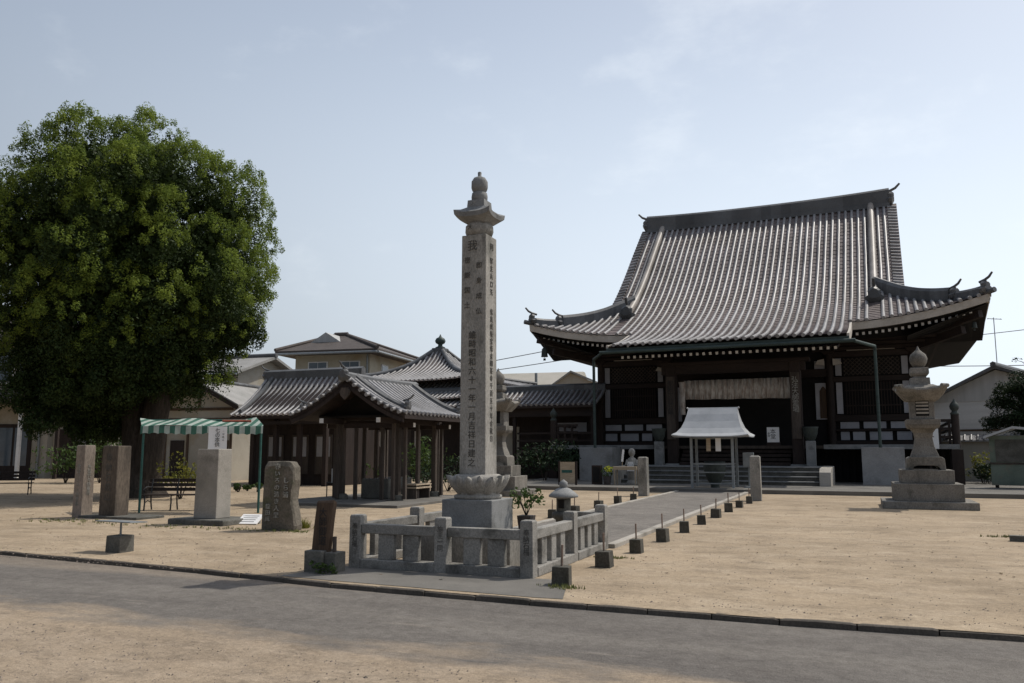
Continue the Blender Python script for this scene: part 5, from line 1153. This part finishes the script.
mb = MB(); mb.frus(0, 0, .12, 1.62, .31, .23, .295, .215); mb.build('block', 'granite_pale', o, bevel=.015)
mb = MB(); mb.box(-.78, .75, -.5, .55, -.02, .12); mb.build('base_slab', 'stone_dark', o, bevel=.03)
# rounded natural stone
b = g(281, 531)
o = thing('poem_stone', 'rough natural standing stone with white flowing writing', 'standing stone', (b.x - .13, b.y + .18, 0), R(6))
out_ = [(-.39, 0), (-.39, .5), (-.37, 1.0), (-.36, 1.28), (-.3, 1.37), (.05, 1.375), (.24, 1.36), (.32, 1.25), (.33, 1.0), (.3, .85), (.29, .6), (.34, .42), (.37, .25), (.4, .1), (.39, 0)]
ring = []
for (x0, z0), (x1, z1) in zip(out_, out_[1:]):
    for k in range(3): t = k / 3; ring.append((x0 + (x1 - x0) * t, z0 + (z1 - z0) * t))
ring.append(out_[-1])
def rs(sc, y, k): return [(x * sc + .012 * noise.noise(Vector((x * 5, z * 5, k))), y + .02 * noise.noise(Vector((x * 3, z * 3, k + 7))), (z - .5) * sc + .5 - (1 - sc) * .5 + .012 * noise.noise(Vector((x * 6, z * 6, k + 3)))) for x, z in ring]
mb = MB(); mb.loft([rs(.93, -.15, 1), rs(1, -.1, 2), rs(1, .1, 3), rs(.92, .16, 4)]); sh = mb.build('stone', 'stone_old', o, bevel=.015, fix=True)
for tx, x, z, s in (('春いろの清き人里', -.03, 1.32, .125), ('しら浦', .17, 1.05, .13), ('龍田成', -.22, .52, .11)): text(vert(tx), s, (x, -.172, z), sh, 'chalk', line=1.1, depth=.012)
mb = MB(); mb.add([(-.24, -.16, .02), (.24, -.16, .02), (.27, .14, .2), (-.2, .14, .2), (-.24, -.13, .0), (.24, -.13, .0), (.27, .17, .18), (-.2, .17, .18)], [(0, 1, 2, 3), (7, 6, 5, 4), (0, 4, 5, 1), (1, 5, 6, 2), (2, 6, 7, 3), (3, 7, 4, 0)])
b = g(249, 524); o = thing('ground_plaque', 'small white tilted plaque lying on the ground by the rough stone', 'plaque', (b.x, b.y, 0), R(14)); mb.build('plate', 'paper', o)
mb = MB(); mb.box(-.18, .2, .08, .14, 0, .17); mb.build('prop', 'steel', o)
for k in range(4): MB().box(-.16, .16, -.002, .001, -.004, .004).build('text_line', 'engrave', o, loc=(0.01 * k, -.1 + .06 * k, .061 + .036 * k))
# wooden sign on a stone foot
b = g(328, 574)
o = thing('wooden_sign', 'leaning dark wooden sign plank set in a grey stone foot by the road', 'sign', (b.x - .2, b.y + .17, 0))
mb = MB(); mb.box(-.2, .08, -.15, .17, -.02, .28); mb.box(.085, .26, -.1, .14, -.02, .26); mb.build('stone_foot', 'stone_dark', o, bevel=.012)
mb = MB(); mb.loft([[(x, y, z) for x, y in ((-.13 + s, -.045), (.13 + s, -.045), (.13 + s, .045), (-.13 + s, .045))] for s, z in ((-.03, .26), (.0, .6), (.035, .9))]); mb.add([(-.095, -.045, .9), (.165, -.045, .9), (.165, .045, .9), (-.095, .045, .9), (-.09, -.02, .925), (.165, -.02, .94)], [(0, 1, 5, 4), (4, 5, 2, 3), (1, 2, 5), (0, 4, 3)])
pk = mb.build('plank', 'wood_brown', o, bevel=.006); text(vert('大師御道'), .13, (.01, -.0485, .83), pk, 'ink', line=.95)
mb = MB(); mb.box(.16, .2, -.03, .01, .25, .46); mb.build('peg', 'wood_grey', o)
wd = thing('weed_clump', 'small green weed clump at the foot of the leaning wooden sign', 'plant', (b.x - .12, b.y - .03, 0)); mb = MB(); rr = random.Random(2)
for k in range(7): leaves(mb, (rr.uniform(-.12, .2), rr.uniform(-.06, .03), rr.uniform(.03, .14)), (.07, .05, .05), 14, .03, rng=rr)
mb.build('foliage', 'leaf_shrub', wd)

# ------------------------------------------------------------------ canopy, banner, benches
b0 = g(139, 513); b1 = g(258, 513); dv = b1 - b0; ang = math.atan2(dv.y, dv.x); L = dv.length
cn = thing('striped_canopy', 'green and white striped awning on thin green poles beside the big tree', 'canopy', (b0.x, b0.y, 0), ang)
for x, y in ((0, 0), (L, 0), (L * .52, 1.0)): mb = MB(); mb.tube([(x, y, 0), (x, y, 2.2 + .2 * y)], .03, 8); mb.build('pole', 'green_pipe', cn)
mb = MB(); secs = []
for y in lin(-.05, 1.05, 8): secs.append([(x - .5 * max(0, y), y, 2.22 + .2 * y + .03 * math.sin(x * 2.1 + y) - .05 * math.sin(x * 3.2) * y) for x in lin(-.06, L + .06, 30)])
for a, c in zip(secs, secs[1:]): mb.add(a + c, [(i, i + 1, 31 + i + 1, 31 + i) for i in range(30)])
mb.build('awning', 'stripe', cn)
mb = MB(); xs = lin(-.06, L + .06, 96); top = [(x, -.055, 2.215) for x in xs]; bot = [(x, -.06 - .01 * math.sin(i), 2.0 + .03 * abs(math.sin(i * .45)) + .015 * math.sin(i * .13)) for i, x in enumerate(xs)]
mb.add(top + bot, [(i, 96 + 1 + i, 97 + i + 1, i + 1) for i in range(96)]); mb.build('valance', 'stripe', cn)
mb = MB()
for p, q in (((0, 0, 2.2), (L, 0, 2.2)), ((-.5, 1.0, 2.4), (L - .5, 1.0, 2.4)), ((0, 0, 2.2), (-.5, 1.0, 2.4)), ((L, 0, 2.2), (L - .5, 1.0, 2.4)), ((L / 2, 0, 2.2), (L / 2 - .5, 1.0, 2.4))): mb.tube([p, q], .022, 6)
mb.tube([(L * .62, .4, 2.36), (L * .86, 0.5, 2.36)], .03, 6, 1); mb.build('frame', ['green_pipe', 'red'], cn)
bn = thing('banner', 'white hanging banner with black lettering in front of the striped canopy', 'banner', cn.matrix_basis @ Vector((L * .645, -.12, 1.6)), ang)
mb = MB(); secs = [[(-.24, .01 * math.sin(z * 5), z), (.24, .012 * math.sin(z * 6 + 1), z), (.24, .012 * math.sin(z * 6 + 1) + .006, z), (-.24, .01 * math.sin(z * 5) + .006, z)] for z in lin(.0, .6, 6)]; mb.loft(secs); mb.build('cloth', 'paper', bn)
text(vert('七の本供'), .135, (.0, -.016, .56), bn, 'ink', line=.9); text(vert('一切経山'), .05, (.15, -.016, .5), bn, 'ink', line=1.5)
def iron_bench(loc, rz, label, L=1.5):
    r = thing('park_bench', label, 'bench', loc, rz, 'benches on the court')
    mb = MB()
    for k in range(4): mb.box(-L / 2, L / 2, -.2 + k * .105, -.2 + k * .105 + .08, .4, .43)
    mb.build('seat', 'wood', r, bevel=.005)
    mb = MB()
    for k in range(3): mb.box(-L / 2, L / 2, .24 + k * .03, .26 + k * .03, .5 + k * .12, .59 + k * .12)
    mb.build('backrest', 'wood', r, bevel=.005)
    for x in (-L / 2 + .1, 0, L / 2 - .1):
        mb = MB(); mb.tube([(x, -.2, 0), (x, -.17, .22), (x, -.19, .4), (x, .2, .4), (x, .3, .82)], .02, 6); mb.tube([(x, .28, 0), (x, .22, .2), (x, .2, .4)], .02, 6)
        if x: mb.tube([(x, -.2, .4), (x, -.26, .56), (x, -.1, .62), (x, .22, .6)], .018, 6); mb.tube([(x, -.17, .2), (x, .0, .26), (x, .22, .2)], .014, 6)
        mb.build('leg', 'black_iron', r)
    return r
b = g(166, 511); iron_bench((b.x, b.y + .25, 0), ang, 'dark slatted iron bench under the striped canopy', 1.6)
b = g(-4, 495); iron_bench((b.x, b.y, 0), ang + .3, 'dark slatted bench at the far left edge of the court', 2.3)

# ------------------------------------------------------------------ trees and shrubs
b = g(138, 497); TR = Vector((b.x, b.y, 0))
tr = thing('camphor_tree', 'big round dense dark green tree with a forked trunk on the left', 'tree', TR)
mb = MB()
mb.tube([(.15, 0, -.1), (.12, 0, .25), (.05, 0, .8), (-.12, 0, 1.6), (-.42, 0, 2.8), (-.7, .2, 4.5), (-1.2, .6, 7)], [.98, .76, .6, .5, .42, .34, .2], 14)
mb.tube([(.2, 0, .3), (.35, 0, 1.2), (.55, 0, 2.4), (.62, .1, 4), (.7, .3, 5.5), (.8, .5, 8)], [.55, .5, .44, .4, .32, .18], 12)
mb.tube([(-.42, 0, 2.8), (-1.4, .6, 4.2), (-2.8, 1.2, 5.8)], [.3, .24, .12], 9)
for v_i in range(len(mb.v)):
    x, y, z = mb.v[v_i]; k = 1 + .1 * noise.noise(Vector((x * 2, y * 2, z * .6))); mb.v[v_i] = (x * k, y * k, z)
mb.build('trunk', 'bark', tr)
cc = at(129, 274, 28.5) - TR; rr = random.Random(21)
CRX, CRZ = 5.25, 5.55
lobes = []; Ct, Rt, Cs, Rs_, Cf, Rf = [], [], [], [], [], []
NL = 84
for i in range(NL):
    u = (i + .5) / NL; ph_ = i * 2.39996 + rr.uniform(-.25, .25); zz = 1 - 2 * u; q = math.sqrt(1 - zz * zz)
    d_ = Vector((q * math.cos(ph_), q * math.sin(ph_), zz))
    k = rr.uniform(.66, .84) * (1 + .1 * noise.noise(d_ * 2.4 + Vector((3, 1, 7))))
    p = Vector((d_.x * CRX * k, d_.y * CRX * k, d_.z * CRZ * k)); side = p.dot(RH); z = p.z
    if z < -3.9 and side > 1.4: continue
    if side < -2.2 and z < -2.0 - (side + 4.2) * 1.1: continue
    lobes.append((p, rr.uniform(1.05, 1.6), 1))
for i in range(26):
    p = RH * rr.uniform(-2.6, 3.0) + FH * rr.uniform(-3.6, -.6) + ZU * rr.uniform(-4.9, -2.6)
    if (p.x ** 2 + p.y ** 2) / (CRX * .82) ** 2 + (p.z / (CRZ * .86)) ** 2 < 1.0: lobes.append((p, rr.uniform(.8, 1.1), 2))
for i in range(16):
    p = RH * rr.uniform(1.6, 4.3) + FH * rr.uniform(-2.4, 1.0) + ZU * rr.uniform(-3.9, -1.4)
    if (p.x ** 2 + p.y ** 2) / (CRX * .9) ** 2 + (p.z / (CRZ * .85)) ** 2 < 1.0: lobes.append((p, rr.uniform(.8, 1.1), 2))
for i in range(22): lobes.append((RH * rr.uniform(-1.2, 1.9) + FH * rr.uniform(-3.0, -1.2) + ZU * rr.uniform(-4.15, -2.9), rr.uniform(.75, .95), 0))
for i in range(34):
    sd = rr.uniform(-3.1, 2.4); zz = -5.55 + .16 * max(0, sd) + rr.uniform(0, 1.3) if sd < .3 else rr.uniform(-4.2, -3.3)
    if sd < -1.6: zz = max(zz, -5.3 + (-1.6 - sd) * 1.0)
    lobes.append((RH * sd + FH * rr.uniform(-2.6, 2.2) + ZU * zz, rr.uniform(.7, .95), 0))
for i in range(80):
    d_ = Vector((rr.gauss(0, 1), rr.gauss(0, 1), rr.gauss(0, 1))).normalized(); k = rr.uniform(.2, .62); p = Vector((d_.x * CRX * k, d_.y * CRX * k, d_.z * CRZ * k * .8))
    if p.dot(RH) < -2.2 and p.z < -2.2: continue
    lobes.append((p, rr.uniform(1.0, 1.4), 0))
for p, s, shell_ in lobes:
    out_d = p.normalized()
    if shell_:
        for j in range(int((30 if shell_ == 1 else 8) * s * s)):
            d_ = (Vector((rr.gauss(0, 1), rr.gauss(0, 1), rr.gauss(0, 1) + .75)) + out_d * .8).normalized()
            if d_.z < -.05: continue  # pale tufts on upper sides only, as painted light from above
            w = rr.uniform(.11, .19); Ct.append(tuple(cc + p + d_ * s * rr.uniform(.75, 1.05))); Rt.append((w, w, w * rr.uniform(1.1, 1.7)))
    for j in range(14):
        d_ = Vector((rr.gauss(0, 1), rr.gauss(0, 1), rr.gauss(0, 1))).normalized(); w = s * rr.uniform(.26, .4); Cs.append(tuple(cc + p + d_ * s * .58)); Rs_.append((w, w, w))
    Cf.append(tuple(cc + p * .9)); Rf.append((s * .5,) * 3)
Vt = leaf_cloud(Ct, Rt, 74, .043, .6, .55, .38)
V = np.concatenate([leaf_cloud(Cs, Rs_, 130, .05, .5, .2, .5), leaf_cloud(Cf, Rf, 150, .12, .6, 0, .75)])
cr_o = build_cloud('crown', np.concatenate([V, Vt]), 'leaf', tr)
cr_o.data.materials.append(M['leaf_sunlit']); mi_ = np.zeros(len(cr_o.data.polygons), np.int32); mi_[len(V) // 4:] = 1; cr_o.data.polygons.foreach_set('material_index', mi_); cr_o.data.update()  # tufts take the painted sunlit colour, the rest stays dark
def shrub(px, py, d_or_none, w, h, label, mat='leaf_shrub', name='shrub', n=26, seed=1, leaf=.07, stems=True, cat='shrub'):
    p = g(px, py) if d_or_none is None else at(px, py, d_or_none); p.z = 0
    r = thing(name, label, cat, p); rr = random.Random(seed); mb = MB()
    for k in range(n):
        a = rr.random() * 6.283; q = rr.random() ** .5; leaves(mb, (q * math.cos(a) * w * .42, q * math.sin(a) * w * .35, h * (.25 + .65 * rr.random() * (1 - .4 * q))), (w * .16, w * .16, h * .12), 26, leaf, rng=rr)
    mb.build('foliage', mat, r)
    if stems:
        mb = MB()
        for k in range(6): a = rr.random() * 6.283; mb.tube([(.03 * math.cos(a), .03 * math.sin(a), 0), (w * .25 * math.cos(a), w * .22 * math.sin(a), h * .7)], [.02, .008], 5)
        mb.build('stems', 'bark', r)
    return r
shrub(180, 499, None, 1.7, 1.7, 'yellow-green young shrub beside the bench under the canopy', 'leaf_yellow', seed=4, leaf=.055, n=20)
shrub(66, 472, 41, 3.2, 2.6, 'mid green shrub behind the slim leftmost stone post', seed=5, leaf=.1)
shrub(100, 474, 41, 3.4, 2.9, 'green bush behind the broad dark slab', seed=6, leaf=.1)
shrub(310, 478, 40, 1.2, 1.2, 'small flowering bush in front of the side hall doors', seed=7)
shrub(350, 478, 40, 2.2, 2.4, 'bright green bush seen between the pavilion posts', seed=9, leaf=.09)
shrub(425, 475, 36, 2.6, 2.6, 'green bush at the right side of the pavilion', seed=10, leaf=.08)
shrub(448, 478, 33, 3.4, 1.6, 'clipped dark hedge between the pavilion and the memorial pillar', 'leaf_dark', 'hedge', 40, 11, .07, cat='hedge')
shrub(545, 480, 40, 3.2, 2.6, 'dark bush in front of the corridor', 'leaf_dark', 'shrub', 40, 12, .09)
shrub(572, 482, 42, 2.2, 1.9, 'dark low bush near the left foundation block of the hall', 'leaf_dark', 'shrub', 30, 13, .09)
shrub(985, 487, 37, 1.8, 1.9, 'yellowish bush by the garden wall on the right', 'leaf_yellow', 'shrub', 20, 14, .07)
shrub(992, 491, 36, 1.5, 1.3, 'dark round bush left of the green cabinet', 'leaf_dark', 'shrub', 26, 15, .07)
for i, (px, py) in enumerate(((238, 492), (247, 491), (257, 492))): shrub(px, py, None, .45, .4, ('leftmost', 'middle', 'rightmost')[i] + ' of the three low seedlings behind the canopy pole', 'leaf_shrub', 'seedling', 6, 30 + i, .06, cat='plant')
o = shrub(372, 478, 41, 1.0, 1.3, 'pink flowering plant left of the pavilion', seed=17); mb = MB(); rr = random.Random(4); leaves(mb, (0, 0, 1.1), (.3, .3, .2), 40, .06, rng=rr); mb.build('blossom', 'petal_pink', o)
# pine on the right
p = at(1029, 470, 40); p.z = 0
pn = thing('pine_tree', 'dark layered pine tree standing behind the green cabinet', 'tree', p)
mb = MB(); mb.tube([(0, 0, 0), (.1, 0, 1.5), (-.1, .1, 3.0), (.15, 0, 4.6), (.3, 0, 5.2)], [.22, .18, .14, .09, .04], 9)
rr = random.Random(6); pads = [(.5, .5, 3.6, 1.3), (0, .5, 2.9, 1.3), (.2, .3, 4.5, 1.2), (1.5, .2, 3.6, 1.2), (-.9, 0, 3.9, 1.0), (-.55, -.4, 4.5, .9), (.3, 0, 5.0, .8), (-.2, -.5, 3.2, .9), (.8, 0, 4.2, 1.1), (-1.1, .2, 2.9, .7), (.9, -.3, 3.3, 1.1), (.1, -.6, 2.4, 1.0), (1.3, .2, 2.7, .9)]
for x, y, z, s in pads: mb.tube([(0, 0, z - .5), (x * .6, y * .6, z - .2), (x, y, z)], [.07, .05, .02], 6)
mb.build('trunk', 'bark', pn); mb = MB()
for x, y, z, s in pads:
    for k in range(14): leaves(mb, (x + rr.gauss(0, .36 * s), y + rr.gauss(0, .36 * s), z + rr.gauss(0, .16)), (.42 * s, .42 * s, .26), 130, .085, rng=rr, up=.5, aspect=.25)
mb.build('crown', 'leaf_dark', pn)
p = at(1034, 372, 36); br = thing('twig_tree', 'thin bare tree whose twig tips reach in at the right edge', 'tree', (p.x, p.y, 0)); mb = MB(); mb.tube([(0, 0, 0), (0, 0, 2.5), (-.1, 0, 4), (-.25, 0, 5.6)], [.09, .07, .05, .02], 7)
for z, dx, dz in ((3.8, -.8, .9), (4.6, -.6, .4), (5.2, -.7, .35)): mb.tube([(-.15, 0, z), (dx * .6, 0, z + dz * .7), (dx, 0, z + dz)], [.025, .015, .006], 5)
mb.build('trunk', 'bark', br); mb = MB(); rr = random.Random(9)
for z, dx, dz in ((3.8, -.8, .9), (4.6, -.6, .4), (5.2, -.7, .35)): leaves(mb, (dx * .9, 0, z + dz), (.2, .2, .1), 14, .06, rng=rr)
mb.build('crown', 'leaf_dark', br)

p = g(706, 616, -.054); mb = MB(); ring = [(p.x + (.42 + .16 * noise.noise(Vector((k * .9, 2, 0)))) * math.cos(k * .2618), p.y + (.1 + .05 * noise.noise(Vector((k * .9, 5, 0)))) * math.sin(k * .2618), -.054) for k in range(24)]
mb.add(ring, [tuple(range(24))]); structure(mb.build('soil_patch', 'soil'))
# grass, weeds and stones on the court
def tufts(name, areas, n, h, mat, seed):
    rr = random.Random(seed); mb = MB()
    for _ in range(n):
        a = rr.choice(areas); x = a[0] + rr.gauss(0, a[2]); y = a[1] + rr.gauss(0, a[3]); k = rr.randint(4, 8)
        for j in range(k):
            t = rr.random() * 6.283; hh = h * rr.uniform(.4, 1.2); w = .006 + .004 * rr.random(); dx, dy = math.cos(t), math.sin(t); ex = .5 * hh * rr.random()
            x0, y0 = x + rr.gauss(0, .02), y + rr.gauss(0, .02)
            mb.add([(x0 - dy * w, y0 + dx * w, 0), (x0 + dy * w, y0 - dx * w, 0), (x0 + dx * ex, y0 + dy * ex, hh)], [(0, 1, 2)])
    return stuff(mb.build(name, mat))
ga = []
for px, py, sx_, sy_ in ((60, 521, .6, .2), (110, 523, .8, .18), (175, 527, 1.0, .2), (250, 530, .7, .15), (295, 532, .25, .1), (303, 527, .08, .06), (563, 588, .12, .05), (612, 558, .14, .08), (1008, 537, .25, .1)):
    p = g(px, py); ga.append((p.x, p.y, sx_, sy_))
tufts('grass', ga, 330, .045, 'rope', 3)
p = g(302, 528); ye = thing('grass_tuft', 'yellow dry grass tuft at the right foot of the rough stone', 'plant', p); mb = MB(); rr = random.Random(12)
for _ in range(160):
    t = rr.random() * 6.283; hh = .2 * rr.uniform(.4, 1.2); x0, y0 = rr.gauss(0, .08), rr.gauss(0, .06); mb.add([(x0 - .008, y0, 0), (x0 + .008, y0, 0), (x0 + math.cos(t) * hh * .5, y0 + math.sin(t) * hh * .4, hh)], [(0, 1, 2)])
mb.build('blades', 'leaf_yellow', ye)
rr = random.Random(77); mb = MB()
for _ in range(9000):
    if rr.random() < .45: y = rr.uniform(2.2, 5.9); x = rr.uniform(-9, 2.5); z0 = -.06
    else:
        y = 8.9 + 14 * rr.random() ** 2; x = rr.uniform(-14, 6); z0 = -.002
        if -6.9 < x < -3.2 and y < 14: continue
        if -6.5 < x < -3.6: continue
    s = rr.uniform(.004, .014) * (1.6 if rr.random() < .06 else 1); q = rr.random() * 6.28
    c, sn = math.cos(q), math.sin(q); pts = [(x + s * c, y + s * sn, z0), (x - s * sn, y + s * c, z0), (x - s * c, y - s * sn, z0), (x + s * sn, y - s * c, z0), (x + s * .2, y, z0 + s * .9)]
    mb.add(pts, [(0, 1, 4), (1, 2, 4), (2, 3, 4), (3, 0, 4)])
stuff(mb.build('gravel', 'stone_brown'))
rr = random.Random(31); mb = MB()
for _ in range(420):
    if rr.random() < .55: p = Vector((TR.x + rr.gauss(1.5, 5), TR.y - 3 + rr.gauss(0, 4), .006))
    else: p = g(rr.uniform(0, 1024), 505 + 75 * rr.random() ** 1.5, .006)
    if p.y < 9.1 or (-6.6 < p.x < -3.6 and p.y > 9.9): continue
    a = rr.random() * 6.28; q = rr.uniform(.02, .045); d_ = Vector((math.cos(a), math.sin(a), 0)) * q; n_ = Vector((-d_.y, d_.x, 0)) * .5
    mb.add([p - d_, p - n_ + ZU * .008, p + d_ + ZU * .012, p + n_], [(0, 1, 2, 3)])
stuff(mb.build('fallen_leaves', 'dry_leaf'))

# overhead wires
def wire(p0, p1, sag, label):
    pts = []
    for t in lin(0, 1, 16): q = p0.lerp(p1, t); q.z -= sag * 4 * t * (1 - t); pts.append(q)
    mb = MB(); mb.tube(pts, .035, 5); tag(mb.build('power_line', 'black_iron'), label, 'cable', 'overhead lines')
wire(at(430, 372, 75), at(700, 318, 75), .2, 'upper overhead wire running behind the pillar to the left hall eave')
wire(at(430, 379, 75), at(700, 336, 75), .2, 'middle overhead wire running behind the pillar to the left hall eave')
wire(at(430, 394, 70), at(700, 377, 70), .1, 'lower overhead wire crossing the pale roof building')
wire(at(900, 366, 70), at(1100, 363, 70), .1, 'lower overhead wire behind the right hall eave')
wire(at(900, 343, 78), at(1100, 320, 78), .1, 'upper overhead wire behind the right hall eave')
